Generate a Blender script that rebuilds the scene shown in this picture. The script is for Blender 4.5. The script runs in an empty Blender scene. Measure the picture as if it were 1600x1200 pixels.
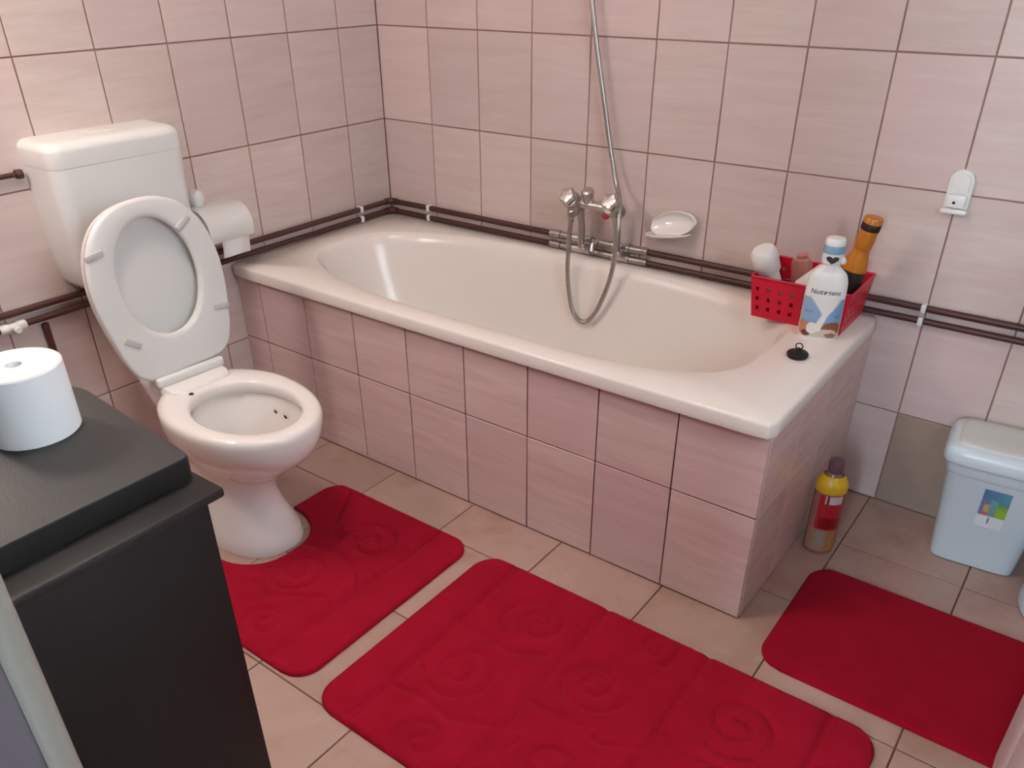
import bpy, bmesh, math, random
from mathutils import Matrix, Vector
import numpy as np
random.seed(7)
SC = bpy.context.scene
COL = SC.collection

# ------------------------------------------------------------------ camera
cam = bpy.data.cameras.new('camera')
camo = bpy.data.objects.new('camera', cam); COL.objects.link(camo)
Rm = ((0.8002992, 0.5995593, -0.0070549), (0.3085333, -0.4218659, -0.8525470), (-0.5141287, 0.6801161, -0.5226029))
m = Matrix.Identity(4)
for i in range(3):
    m[i][0] = Rm[0][i]; m[i][1] = -Rm[1][i]; m[i][2] = -Rm[2][i]
m[0][3], m[1][3], m[2][3] = 2.1370336, -2.1439186, 1.3156711
camo.matrix_world = m
cam.sensor_width = 36.0
cam.lens = 1277.0642 / 1600 * 36
cam.shift_x = 7.3027 / 1600
cam.shift_y = 113.2039 / 1600
cam.clip_start = 0.02
SC.camera = camo

# ------------------------------------------------------------------ light and exposure
SC.view_settings.view_transform = 'Standard'
SC.view_settings.look = 'None'
SC.view_settings.gamma = 1.0
SC.view_settings.use_curve_mapping = False
SC.view_settings.exposure = 0.33
world = bpy.data.worlds.new('world'); SC.world = world
world.use_nodes = True
world.node_tree.nodes['Background'].inputs[0].default_value = (0.75, 0.85, 1.0, 1)
world.node_tree.nodes['Background'].inputs[1].default_value = 0.25

def area_light(name, loc, target, sx, sy, power, color, shape='RECTANGLE'):
    l = bpy.data.lights.new(name, 'AREA'); l.shape = shape; l.size = sx; l.size_y = sy
    l.energy = power; l.color = color
    o = bpy.data.objects.new(name, l); COL.objects.link(o)
    o.location = loc
    d = Vector(target) - Vector(loc)
    o.rotation_euler = d.to_track_quat('-Z', 'Y').to_euler()
    return o
# ceiling lamp of the room and the daylight that comes in through the doorway
area_light('ceiling_lamp_light', (0.95, -1.45, 2.33), (0.95, -1.45, 0), 0.35, 0.35, 7.5, (1.0, 0.86, 0.76), 'DISK')
area_light('daylight_in_doorway', (2.12, -3.9, 1.5), (2.2, 0, 0.5), 0.36, 1.1, 40, (0.70, 0.86, 1.0))
area_light('daylight_in_window', (2.98, -1.57, 1.56), (0.5, -1.3, 0.8), 0.85, 0.9, 28, (0.78, 0.90, 1.0))
pl = bpy.data.lights.new('wall_lamp_light', 'POINT'); pl.energy = 19.0; pl.color = (1.0, 0.86, 0.79); pl.shadow_soft_size = 0.09
plo = bpy.data.objects.new('wall_lamp_light', pl); COL.objects.link(plo); plo.location = (0.30, -1.86, 1.58)

# ------------------------------------------------------------------ materials
def lin(c):
    if isinstance(c, str):
        c = c.lstrip('#'); c = [int(c[i:i + 2], 16) for i in (0, 2, 4)]
    r = []
    for v in c:
        v = v / 255.0
        r.append(v / 12.92 if v <= 0.04045 else ((v + 0.055) / 1.055) ** 2.4)
    return (r[0], r[1], r[2], 1.0)

def mat(name, col, rough=0.5, metal=0.0, spec=0.5, noise=0.0, nscale=8.0, bump=0.0, bscale=60.0,
        coat=0.0, trans=0.0, alpha=1.0, sheen=0.0, sss=0.0):
    M = bpy.data.materials.new(name); M.use_nodes = True
    nt = M.node_tree; b = nt.nodes['Principled BSDF']
    c = lin(col)
    b.inputs['Base Color'].default_value = c
    b.inputs['Roughness'].default_value = rough
    b.inputs['Metallic'].default_value = metal
    b.inputs['Specular IOR Level'].default_value = spec
    b.inputs['Coat Weight'].default_value = coat
    b.inputs['Transmission Weight'].default_value = trans
    b.inputs['Sheen Weight'].default_value = sheen
    tc = nt.nodes.new('ShaderNodeTexCoord')
    if noise > 0:
        n = nt.nodes.new('ShaderNodeTexNoise'); n.inputs['Scale'].default_value = nscale; n.inputs['Detail'].default_value = 4
        nt.links.new(tc.outputs['Object'], n.inputs['Vector'])
        mr = nt.nodes.new('ShaderNodeMapRange')
        mr.inputs['From Min'].default_value = 0.3; mr.inputs['From Max'].default_value = 0.7
        mr.inputs['To Min'].default_value = 1 - noise; mr.inputs['To Max'].default_value = 1 + noise
        nt.links.new(n.outputs['Fac'], mr.inputs['Value'])
        mx = nt.nodes.new('ShaderNodeVectorMath'); mx.operation = 'SCALE'
        mx.inputs[0].default_value = c[:3]
        nt.links.new(mr.outputs[0], mx.inputs['Scale'])
        nt.links.new(mx.outputs[0], b.inputs['Base Color'])
    if bump > 0:
        n2 = nt.nodes.new('ShaderNodeTexNoise'); n2.inputs['Scale'].default_value = bscale; n2.inputs['Detail'].default_value = 3
        nt.links.new(tc.outputs['Object'], n2.inputs['Vector'])
        bp = nt.nodes.new('ShaderNodeBump'); bp.inputs['Strength'].default_value = bump; bp.inputs['Distance'].default_value = 0.004
        nt.links.new(n2.outputs['Fac'], bp.inputs['Height'])
        nt.links.new(bp.outputs[0], b.inputs['Normal'])
    return M

def tile_mat(name, c_a, c_b, c_c, rough, stretch, streak=0.5, tint=0.06, bump=0.12):
    """glazed tile: two tones in soft streaks, every tile a little different"""
    M = bpy.data.materials.new(name); M.use_nodes = True
    nt = M.node_tree; b = nt.nodes['Principled BSDF']; L = nt.links
    tc = nt.nodes.new('ShaderNodeTexCoord'); oi = nt.nodes.new('ShaderNodeObjectInfo')
    off = nt.nodes.new('ShaderNodeVectorMath'); off.operation = 'SCALE'
    off.inputs[0].default_value = (17.0, 31.0, 11.0); L.new(oi.outputs['Random'], off.inputs['Scale'])
    ad = nt.nodes.new('ShaderNodeVectorMath'); ad.operation = 'ADD'
    mp = nt.nodes.new('ShaderNodeVectorMath'); mp.operation = 'MULTIPLY'; mp.inputs[1].default_value = stretch
    L.new(tc.outputs['Object'], mp.inputs[0]); L.new(mp.outputs[0], ad.inputs[0]); L.new(off.outputs[0], ad.inputs[1])
    n = nt.nodes.new('ShaderNodeTexNoise'); n.inputs['Scale'].default_value = 1.0; n.inputs['Detail'].default_value = 5
    n.inputs['Roughness'].default_value = 0.6; n.inputs['Distortion'].default_value = 0.6
    L.new(ad.outputs[0], n.inputs['Vector'])
    cr = nt.nodes.new('ShaderNodeValToRGB')
    cr.color_ramp.elements[0].position = 0.5 - streak / 2; cr.color_ramp.elements[0].color = lin(c_a)
    cr.color_ramp.elements[1].position = 0.5 + streak / 2; cr.color_ramp.elements[1].color = lin(c_b)
    L.new(n.outputs['Fac'], cr.inputs['Fac'])
    # warmer / cooler tile by its random number
    mx = nt.nodes.new('ShaderNodeMix'); mx.data_type = 'RGBA'
    rr = nt.nodes.new('ShaderNodeMath'); rr.operation = 'MULTIPLY'; rr.inputs[1].default_value = 0.55
    L.new(oi.outputs['Random'], rr.inputs[0]); L.new(rr.outputs[0], mx.inputs['Factor'])
    L.new(cr.outputs['Color'], mx.inputs[6]); mx.inputs[7].default_value = lin(c_c)
    hs = nt.nodes.new('ShaderNodeHueSaturation')
    fr = nt.nodes.new('ShaderNodeMath'); fr.operation = 'MULTIPLY'; fr.inputs[1].default_value = 7.31
    fc = nt.nodes.new('ShaderNodeMath'); fc.operation = 'FRACT'
    L.new(oi.outputs['Random'], fr.inputs[0]); L.new(fr.outputs[0], fc.inputs[0])
    mr = nt.nodes.new('ShaderNodeMapRange'); mr.inputs['To Min'].default_value = 1 - tint; mr.inputs['To Max'].default_value = 1 + tint
    L.new(fc.outputs[0], mr.inputs['Value']); L.new(mr.outputs[0], hs.inputs['Value'])
    L.new(mx.outputs[2], hs.inputs['Color']); L.new(hs.outputs[0], b.inputs['Base Color'])
    b.inputs['Roughness'].default_value = rough
    bp = nt.nodes.new('ShaderNodeBump'); bp.inputs['Strength'].default_value = bump; bp.inputs['Distance'].default_value = 0.002
    L.new(n.outputs['Fac'], bp.inputs['Height']); L.new(bp.outputs[0], b.inputs['Normal'])
    return M

def paint_mat(name, rough=0.35):
    """flat print: colours come from the mesh colour layer that the builder filled in"""
    M = bpy.data.materials.new(name); M.use_nodes = True
    nt = M.node_tree; b = nt.nodes['Principled BSDF']
    a = nt.nodes.new('ShaderNodeVertexColor'); a.layer_name = 'print'
    nt.links.new(a.outputs['Color'], b.inputs['Base Color'])
    b.inputs['Roughness'].default_value = rough
    return M

M_WALLTILE = tile_mat('pink_wall_tile', (204, 184, 176), (217, 202, 193), (212, 186, 186), 0.20, (3.5, 32.0, 1.0), streak=0.42)
M_PANELTILE = tile_mat('pink_panel_tile', (208, 178, 171), (224, 199, 191), (214, 180, 181), 0.22, (3.5, 38.0, 1.0), streak=0.36)
M_ODDTILE = tile_mat('beige_replacement_tile', (158, 138, 122), (182, 162, 146), (168, 146, 132), 0.4, (9.0, 9.0, 1.0))
M_FLOORTILE = tile_mat('beige_floor_tile', (174, 142, 128), (188, 160, 146), (182, 148, 138), 0.22, (4.0, 4.0, 1.0), tint=0.04)
def add_stains(M, col, amount, scale, lo, hi):
    nt = M.node_tree; L = nt.links; b = nt.nodes['Principled BSDF']
    src = b.inputs['Base Color'].links[0].from_socket
    g = nt.nodes.new('ShaderNodeNewGeometry')
    n = nt.nodes.new('ShaderNodeTexNoise'); n.inputs['Scale'].default_value = scale; n.inputs['Detail'].default_value = 6; n.inputs['Roughness'].default_value = 0.65
    L.new(g.outputs['Position'], n.inputs['Vector'])
    r = nt.nodes.new('ShaderNodeMapRange'); r.inputs['From Min'].default_value = lo; r.inputs['From Max'].default_value = hi; r.inputs['To Max'].default_value = amount
    L.new(n.outputs['Fac'], r.inputs['Value'])
    mx = nt.nodes.new('ShaderNodeMix'); mx.data_type = 'RGBA'; mx.inputs[7].default_value = lin(col)
    L.new(r.outputs[0], mx.inputs['Factor']); L.new(src, mx.inputs[6]); L.new(mx.outputs[2], b.inputs['Base Color'])
add_stains(M_FLOORTILE, (150, 104, 74), 0.5, 5.5, 0.50, 0.74)
M_GROUT = mat('wall_grout', (150, 118, 112), 0.9, noise=0.15, nscale=12)
M_PGROUT = mat('panel_grout', (66, 38, 36), 0.9, noise=0.2, nscale=12)
M_FGROUT = mat('floor_grout', (112, 78, 66), 0.9, noise=0.2, nscale=12)
M_PLASTER = mat('white_plaster', (228, 222, 216), 0.85, bump=0.1)
M_JAMB = mat('mauve_jamb_paint', (84, 77, 82), 0.5, noise=0.05)
M_BEAD = mat('grey_bead', (122, 116, 107), 0.35)
M_MAROON = mat('maroon_line', (110, 40, 62), 0.6)
M_CERAMIC = mat('white_ceramic', (236, 230, 224), 0.12, coat=0.3)
M_ACRYLIC = mat('white_acrylic', (236, 228, 220), 0.22)
M_PLASTIC = mat('white_plastic', (230, 230, 226), 0.28)
M_SEAT = mat('seat_plastic', (226, 226, 222), 0.3)
M_PAD = mat('grey_rubber_pad', (196, 196, 193), 0.6)
M_PAPER = mat('toilet_paper', (240, 240, 240), 0.95, bump=0.15, bscale=120)
M_BLACK = mat('black_laminate', (13, 11, 11), 0.55, noise=0.1, nscale=6)
M_EDGE = mat('grey_edge_band', (34, 34, 33), 0.5)
M_BLACKTOP = mat('charcoal_top', (54, 55, 54), 0.55, bump=0.08, bscale=300, noise=0.06, nscale=10)
M_PIPE = mat('brown_pipe_paint', (78, 44, 40), 0.4)
M_CHROME = mat('dull_chrome', (206, 204, 202), 0.28, metal=1.0)
M_CHROME2 = mat('worn_chrome', (178, 174, 170), 0.38, metal=1.0)
M_RED = mat('red_plastic', (206, 18, 52), 0.35)
M_REDDOT = mat('red_dot', (170, 20, 40), 0.4)
M_RUBBER = mat('black_rubber', (22, 20, 20), 0.55)
M_HOLE = mat('dark_hole', (30, 26, 26), 0.8)
M_BIN = mat('pale_grey_plastic', (216, 230, 236), 0.3)
M_BINLID = mat('pale_lid_plastic', (214, 218, 212), 0.35)
M_BUCKET = mat('blue_white_plastic', (204, 222, 230), 0.3)
M_LACQUER = mat('white_lacquer', (224, 226, 230), 0.35)
M_KNOB = mat('steel_knob', (170, 170, 170), 0.3, metal=1.0)
M_PINK = mat('pink_lotion', (206, 142, 132), 0.35)
M_AMBER = mat('amber_plastic', (190, 116, 34), 0.25)
M_DARKLABEL = mat('dark_label', (40, 26, 26), 0.5)
M_BLUECAP = mat('blue_cap', (130, 168, 192), 0.35)
M_CLEARBOTTLE = mat('smoky_pink_plastic', (150, 112, 96), 0.2, noise=0.08)
M_MAUVECAP = mat('mauve_cap', (112, 82, 90), 0.4)
M_YELLOW = mat('yellow_collar', (226, 182, 40), 0.35)
M_INK = mat('dark_ink', (52, 48, 54), 0.6)
M_BLUEINK = mat('blue_ink', (84, 104, 160), 0.6)
M_PRINT = paint_mat('printed_label')
M_GLASS = mat('window_glass', (250, 252, 252), 0.0, trans=1.0)
M_GLASS.node_tree.nodes['Principled BSDF'].inputs['IOR'].default_value = 1.02
M_WATER = mat('bowl_water', (200, 205, 205), 0.03, trans=0.9)

def rug_material(name, c1, c2):
    M = mat(name, c1, 1.0, spec=0.05, bump=0.4, bscale=420, sheen=0.03, noise=0.0)
    nt = M.node_tree; b = nt.nodes['Principled BSDF']
    tc = nt.nodes.new('ShaderNodeTexCoord')
    n = nt.nodes.new('ShaderNodeTexNoise'); n.inputs['Scale'].default_value = 14; n.inputs['Detail'].default_value = 6
    nt.links.new(tc.outputs['Object'], n.inputs['Vector'])
    cr = nt.nodes.new('ShaderNodeValToRGB')
    cr.color_ramp.elements[0].position = 0.3; cr.color_ramp.elements[0].color = lin(c1)
    cr.color_ramp.elements[1].position = 0.7; cr.color_ramp.elements[1].color = lin(c2)
    nt.links.new(n.outputs['Fac'], cr.inputs['Fac']); nt.links.new(cr.outputs['Color'], b.inputs['Base Color'])
    return M
M_RUG = rug_material('crimson_pile', (156, 18, 40), (166, 21, 46))
M_RUG3 = rug_material('crimson_short_pile', (148, 14, 36), (157, 17, 40))

# ------------------------------------------------------------------ mesh helpers
def link(name, me, parent=None, loc=None, rot=None, M=None):
    o = bpy.data.objects.new(name, me); COL.objects.link(o)
    if parent: o.parent = parent
    if loc is not None: o.location = loc
    if rot is not None: o.rotation_euler = rot
    if M is not None and me is not None and len(me.materials) == 0: me.materials.append(M)
    return o

def mesh(name, verts, faces, smooth=True, fix=True):
    me = bpy.data.meshes.new(name); me.from_pydata([tuple(v) for v in verts], [], faces)
    if fix:
        bm = bmesh.new(); bm.from_mesh(me)
        bmesh.ops.recalc_face_normals(bm, faces=bm.faces); bm.to_mesh(me); bm.free()
    if smooth:
        for p in me.polygons: p.use_smooth = True
    me.update(); return me

def auto(o, ang=40):
    """smooth by angle"""
    me = o.data
    for p in me.polygons: p.use_smooth = True
    me.set_sharp_from_angle(angle=math.radians(ang))
    return o

def thing(name, label, cat, loc=(0, 0, 0), rot=(0, 0, 0), group=None):
    o = bpy.data.objects.new(name, None); COL.objects.link(o)
    o.location = loc; o.rotation_euler = rot; o.empty_display_size = 0.05
    o['label'] = label; o['category'] = cat
    if group: o['group'] = group
    return o

def tag(o, label, cat, group=None):
    o['label'] = label; o['category'] = cat
    if group: o['group'] = group
    return o

def box_mesh(name, lo, hi, bev=0.0, seg=2):
    bm = bmesh.new(); bmesh.ops.create_cube(bm, size=1.0)
    for v in bm.verts:
        v.co = Vector([(lo[k] + hi[k]) / 2 + v.co[k] * (hi[k] - lo[k]) for k in range(3)])
    if bev > 0:
        bmesh.ops.bevel(bm, geom=bm.edges[:], offset=bev, segments=seg, profile=0.5, affect='EDGES', clamp_overlap=True)
    me = bpy.data.meshes.new(name); bm.to_mesh(me); bm.free(); return me

def box(name, lo, hi, M, parent=None, bev=0.0, seg=2, loc=None, rot=None):
    o = link(name, box_mesh(name, lo, hi, bev, seg), parent, loc, rot, M)
    return auto(o, 35) if bev > 0 else o

def loft(rings, closed=True, cap0=True, cap1=True):
    """rings: list of equal-length point lists -> verts, faces"""
    n = len(rings[0]); v = [p for r in rings for p in r]; f = []
    for i in range(len(rings) - 1):
        for j in range(n if closed else n - 1):
            k = (j + 1) % n
            f.append((i * n + j, i * n + k, (i + 1) * n + k, (i + 1) * n + j))
    if cap0: f.append(tuple(range(n))[::-1])
    if cap1: f.append(tuple((len(rings) - 1) * n + j for j in range(n)))
    return v, f

def lathe(name, prof, M, parent=None, n=40, loc=None, rot=None, sx=1.0, sy=1.0, cap0=True, cap1=True, ang=40):
    rings = [[(r * sx * math.cos(2 * math.pi * k / n), r * sy * math.sin(2 * math.pi * k / n), z) for k in range(n)] for r, z in prof]
    v, f = loft(rings, True, cap0, cap1)
    return auto(link(name, mesh(name, v, f), parent, loc, rot, M), ang)

def smooth_path(pts, n=8):
    P = [Vector(p) for p in pts]; out = []
    for i in range(len(P) - 1):
        p0 = P[max(i - 1, 0)]; p1 = P[i]; p2 = P[i + 1]; p3 = P[min(i + 2, len(P) - 1)]
        for k in range(n):
            t = k / n
            out.append(0.5 * ((2 * p1) + (-p0 + p2) * t + (2 * p0 - 5 * p1 + 4 * p2 - p3) * t * t + (-p0 + 3 * p1 - 3 * p2 + p3) * t ** 3))
    out.append(P[-1]); return out

def tube_data(path, r, n=14):
    P = [Vector(p) for p in path]; rings = []; prev = None
    rr = r if callable(r) else (lambda i: r)
    for i, p in enumerate(P):
        t = (P[min(i + 1, len(P) - 1)] - P[max(i - 1, 0)]).normalized()
        if prev is None:
            a = Vector((0, 0, 1)) if abs(t.z) < 0.9 else Vector((1, 0, 0))
            u = t.cross(a).normalized()
        else:
            u = (prev - t * prev.dot(t)).normalized()
        w = t.cross(u); prev = u
        rings.append([tuple(p + rr(i) * (math.cos(2 * math.pi * k / n) * u + math.sin(2 * math.pi * k / n) * w)) for k in range(n)])
    return loft(rings)

def tube(name, path, r, M, parent=None, n=14, loc=None):
    v, f = tube_data(path, r, n)
    return auto(link(name, mesh(name, v, f), parent, loc, None, M), 50)

def polar_se(N, a, b, cx, cy, z, npos=4.0, nneg=None):
    """super-ellipse ring sampled by direction, so rings of different kinds connect cleanly"""
    out = []; nneg = nneg or npos
    for k in range(N):
        t = 2 * math.pi * k / N; c, s = math.cos(t), math.sin(t)
        e = npos if c >= 0 else nneg
        r = (abs(c) ** e + abs(s) ** e) ** (-1.0 / e)
        out.append((cx + a * r * c, cy + b * r * s, z))
    return out

def egg(N, cx, af, ab, w, z, e=2.0):
    out = []
    for k in range(N):
        t = 2 * math.pi * k / N; c, s = math.cos(t), math.sin(t)
        r = (abs(c) ** e + abs(s) ** e) ** (-1.0 / e)
        out.append((cx + (af if c >= 0 else ab) * r * c, w * r * s, z))
    return out

def tile_mesh(name, w, h, t=0.008, b=0.0009, M=None):
    x, y = w / 2, h / 2
    v = [(-x, -y, -t), (x, -y, -t), (x, y, -t), (-x, y, -t),
         (-x, -y, -b), (x, -y, -b), (x, y, -b), (-x, y, -b),
         (-x + b, -y + b, 0), (x - b, -y + b, 0), (x - b, y - b, 0), (-x + b, y - b, 0)]
    f = [(8, 9, 10, 11)]
    for a in (0, 4):
        for j in range(4):
            k = (j + 1) % 4; f.append((a + j, a + k, a + 4 + k, a + 4 + j))
    me = bpy.data.meshes.new(name); me.from_pydata(v, [], f); me.materials.append(M); me.update(); return me

_tile_cache = {}
def tile(name, parent, w, h, centre, rot, M):
    key = (round(w, 4), round(h, 4), M.name)
    if key not in _tile_cache: _tile_cache[key] = tile_mesh(name, w, h, M=M)
    o = link(name, _tile_cache[key], parent, centre, rot)
    # a hair of unevenness in how each tile was laid
    o.rotation_euler.x += random.uniform(-1, 1) * 0.0025; o.rotation_euler.y += random.uniform(-1, 1) * 0.0025
    return o

# ------------------------------------------------------------------ the room shell
RW = 2.78          # right wall
FW = -2.09         # front wall (with the doorway the picture is taken from)
H = 2.40
def struct(o):
    o['kind'] = 'structure'; return o

def lines(first, step, lo, hi):
    """cut positions lo..hi with grout lines at first + k*step"""
    L = [lo]; k = math.ceil((lo - first) / step + 1e-6)
    while first + k * step < hi - 1e-6:
        v = first + k * step
        if v - lo > 0.03: L.append(v)
        k += 1
    if hi - L[-1] < 0.03 and len(L) > 1: L.pop()
    L.append(hi); return L

G = 0.0038
ZL = lines(0.842, 0.2842, 0.0, H)
wall_back = struct(box('wall_back', (-0.1, 0.0025, -0.1), (RW + 0.1, 0.12, H + 0.1), M_GROUT))
XL = lines(0.2163, 0.2, 0.0, RW)
for i in range(len(XL) - 1):
    for j in range(len(ZL) - 1):
        w = XL[i + 1] - XL[i] - G; h = ZL[j + 1] - ZL[j] - G
        cx = (XL[i] + XL[i + 1]) / 2; cz = (ZL[j] + ZL[j + 1]) / 2
        odd = j == 0 and abs(cx - 1.916) < 0.05
        t_ = tile('wall_tile', wall_back, w, h, (cx, 0, cz), (math.pi / 2, 0, 0), M_ODDTILE if odd else M_WALLTILE)
        if odd: t_['label'] = 'brownish beige replacement tile'

wall_left = struct(box('wall_left', (-0.12, FW - 0.3, -0.1), (-0.0025, 0.0, H + 0.1), M_GROUT))
YL = [-y for y in lines(0.1724, 0.2, 0.0, -FW)]
for i in range(len(YL) - 1):
    for j in range(len(ZL) - 1):
        w = YL[i] - YL[i + 1] - G; h = ZL[j + 1] - ZL[j] - G
        tile('wall_tile', wall_left, w, h, (0, (YL[i] + YL[i + 1]) / 2, (ZL[j] + ZL[j + 1]) / 2), (math.pi / 2, 0, math.pi / 2), M_WALLTILE)

# right wall with a window opening (outside the frame) that gives the cool light
WY0, WY1, WZ0, WZ1 = -1.9724, -1.1724, ZL[4], ZL[7]
v, f = [], []
for lo, hi in (((FW - 0.3, -0.1), (WY0, H + 0.1)), ((WY1, -0.1), (0.0, H + 0.1)), ((WY0, -0.1), (WY1, WZ0)), ((WY0, WZ1), (WY1, H + 0.1))):
    b = len(v)
    v += [(x, y, z) for x in (RW + 0.0025, RW + 0.12) for y in (lo[0], hi[0]) for z in (lo[1], hi[1])]
    f += [tuple(b + q for q in face) for face in ((0, 1, 3, 2), (4, 6, 7, 5), (0, 4, 5, 1), (2, 3, 7, 6), (0, 2, 6, 4), (1, 5, 7, 3))]
wall_right = struct(link('wall_right', mesh('wall_right', v, f, smooth=False), M=M_GROUT))
win = struct(box('window_1', (RW + 0.07, WY0, WZ0), (RW + 0.11, WY0 + 0.05, WZ1), M_LACQUER))
for nm, lo, hi in (('frame', (WY1 - 0.05, WZ0), (WY1, WZ1)), ('frame', (WY0 + 0.05, WZ0), (WY1 - 0.05, WZ0 + 0.05)), ('frame', (WY0 + 0.05, WZ1 - 0.05), (WY1 - 0.05, WZ1)), ('mullion', ((WY0 + WY1) / 2 - 0.025, WZ0 + 0.05), ((WY0 + WY1) / 2 + 0.025, WZ1 - 0.05))):
    box(nm, (RW + 0.07, lo[0], lo[1]), (RW + 0.11, hi[0], hi[1]), M_LACQUER, win)
for a, b in ((WY0 + 0.05, (WY0 + WY1) / 2 - 0.025), ((WY0 + WY1) / 2 + 0.025, WY1 - 0.05)):
    box('pane', (RW + 0.088, a, WZ0 + 0.05), (RW + 0.092, b, WZ1 - 0.05), M_GLASS, win)
for i in range(len(YL) - 1):
    for j in range(len(ZL) - 1):
        if YL[i] <= WY1 + 1e-3 and YL[i + 1] >= WY0 - 1e-3 and 4 <= j < 7: continue
        w = YL[i] - YL[i + 1] - G; h = ZL[j + 1] - ZL[j] - G
        tile('wall_tile', wall_right, w, h, (RW, (YL[i] + YL[i + 1]) / 2, (ZL[j] + ZL[j + 1]) / 2), (math.pi / 2, 0, -math.pi / 2), M_WALLTILE)

# front wall: two piers and a lintel round the open doorway
DX0, DX1, DH = 1.915, 2.66, 2.06
v, f = [], []
for lo, hi in (((0.0, FW - 0.22, 0), (DX0, FW, H)), ((DX1, FW - 0.22, 0), (RW, FW, H)), ((DX0, FW - 0.22, DH), (DX1, FW, H))):
    b = len(v)
    v += [(x, y, z) for x in (lo[0], hi[0]) for y in (lo[1], hi[1]) for z in (lo[2], hi[2])]
    f += [tuple(b + q for q in face) for face in ((0, 1, 3, 2), (4, 6, 7, 5), (0, 4, 5, 1), (2, 3, 7, 6), (0, 2, 6, 4), (1, 5, 7, 3))]
wall_front = struct(link('wall_front', mesh('wall_front', v, f, smooth=False), M=M_JAMB))
jb = struct(tube('trim_1', [(DX0 - 0.0005, FW - 0.0015, 0.0), (DX0 - 0.0005, FW - 0.0015, DH)], 0.0045, M_BEAD, n=20))
box('jamb_joint', (DX0 - 0.002, FW - 0.2, 1.078), (DX0 + 0.0015, FW - 0.004, 1.0815), M_MAROON, wall_front)

ceiling = struct(box('ceiling', (0, FW, H), (RW, 0, H + 0.08), M_PLASTER))
floor = struct(box('floor', (-0.1, -3.4, -0.12), (RW + 0.1, 0.1, -0.0025), M_FGROUT))
FXL = lines(0.6276, 0.2942, 0.0, RW)
FYL = [-y for y in lines(0.2655, 0.2942, 0.0, 3.2)]
for i in range(len(FXL) - 1):
    for j in range(len(FYL) - 1):
        w = FXL[i + 1] - FXL[i] - 0.0035; h = FYL[j] - FYL[j + 1] - 0.0035
        tile('floor_tile', floor, w, h, ((FXL[i] + FXL[i + 1]) / 2, (FYL[j] + FYL[j + 1]) / 2, 0), (0, 0, random.choice((0, math.pi))), M_FLOORTILE)

# ------------------------------------------------------------------ bathtub in its tiled surround
TZ = 0.525
APY, APX = -0.695, 1.707
surround = thing('bath_surround', 'pink tiled front and end panel built under the white bathtub', 'bath panel', (0.9, -0.35, 0))
def sur(o):
    o.location = Vector(o.location) - Vector((0.9, -0.35, 0)); return o
cv = []
v, f = [], []
for lo, hi in (((0.001, APY + 0.0025, 0.0), (APX - 0.0025, APY + 0.05, 0.487)), ((APX - 0.05, APY + 0.05, 0.0), (APX - 0.0025, -0.001, 0.487))):
    b = len(v)
    v += [(x - 0.9, y + 0.35, z) for x in (lo[0], hi[0]) for y in (lo[1], hi[1]) for z in (lo[2], hi[2])]
    f += [tuple(b + q for q in face) for face in ((0, 1, 3, 2), (4, 6, 7, 5), (0, 4, 5, 1), (2, 3, 7, 6), (0, 2, 6, 4), (1, 5, 7, 3))]
link('mortar_bed', mesh('mortar_bed', v, f, smooth=False), surround, M=M_PGROUT)
AX = lines(0.3037, 0.2, 0.0005, APX - 0.0005); AZ = [0.0025, 0.283, 0.487]
g2 = 0.0034
for i in range(len(AX) - 1):
    for j in range(2):
        w = AX[i + 1] - AX[i] - g2; h = AZ[j + 1] - AZ[j] - g2
        sur(tile('tile', surround, w, h, ((AX[i] + AX[i + 1]) / 2, APY, (AZ[j] + AZ[j + 1]) / 2), (math.pi / 2, 0, 0), M_PANELTILE))
AY = [-0.001, -0.1, -0.3, -0.5, APY + 0.0085]
for i in range(len(AY) - 1):
    for j in range(2):
        w = AY[i] - AY[i + 1] - 0.0018; h = AZ[j + 1] - AZ[j] - 0.0018
        sur(tile('tile', surround, w, h, (APX, (AY[i] + AY[i + 1]) / 2, (AZ[j] + AZ[j + 1]) / 2), (math.pi / 2, 0, math.pi / 2), M_PANELTILE))

N = 192
ox0, ox1, oy0, oy1 = 0.004, 1.715, -0.716, -0.004
ocx, ocy, oa, ob = (ox0 + ox1) / 2, (oy0 + oy1) / 2, (ox1 - ox0) / 2, (oy1 - oy0) / 2
E = 60
R_ = []
R_.append(polar_se(N, oa - 0.03, ob - 0.03, ocx, ocy, TZ - 0.036, E))
R_.append(polar_se(N, oa - 0.001, ob - 0.001, ocx, ocy, TZ - 0.036, E))
R_.append(polar_se(N, oa, ob, ocx, ocy, TZ - 0.033, E))
R_.append(polar_se(N, oa, ob, ocx, ocy, TZ - 0.008, E))
R_.append(polar_se(N, oa - 0.002, ob - 0.002, ocx, ocy, TZ - 0.003, E))
R_.append(polar_se(N, oa - 0.007, ob - 0.007, ocx, ocy, TZ, E))
icx, icy = 0.835, -0.352
prof = [(0.735, 0.306, 0.0, 0.0), (0.727, 0.299, -0.003, 0.0), (0.718, 0.291, -0.012, 0.0), (0.708, 0.283, -0.035, 0.002), (0.69, 0.27, -0.12, 0.01),
        (0.665, 0.255, -0.22, 0.025), (0.635, 0.24, -0.30, 0.04), (0.60, 0.222, -0.35, 0.05), (0.55, 0.19, -0.375, 0.055), (0.40, 0.12, -0.382, 0.06), (0.10, 0.04, -0.385, 0.06)]
for a, b_, dz, dx in prof:
    R_.append(polar_se(N, a, b_, icx + dx, icy, TZ + dz, 3.6, 2.5))
v, f = loft(R_, True, False, True)
tub = auto(link('bathtub', mesh('bathtub', v, f), M=M_ACRYLIC), 50)
bx = Vector((ocx, ocy, 0.0))
for vv in tub.data.vertices: vv.co -= bx
tub.location = bx
bathtub = tag(tub, 'long white bathtub with rounded basin set in pink tiles', 'bathtub')
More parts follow.
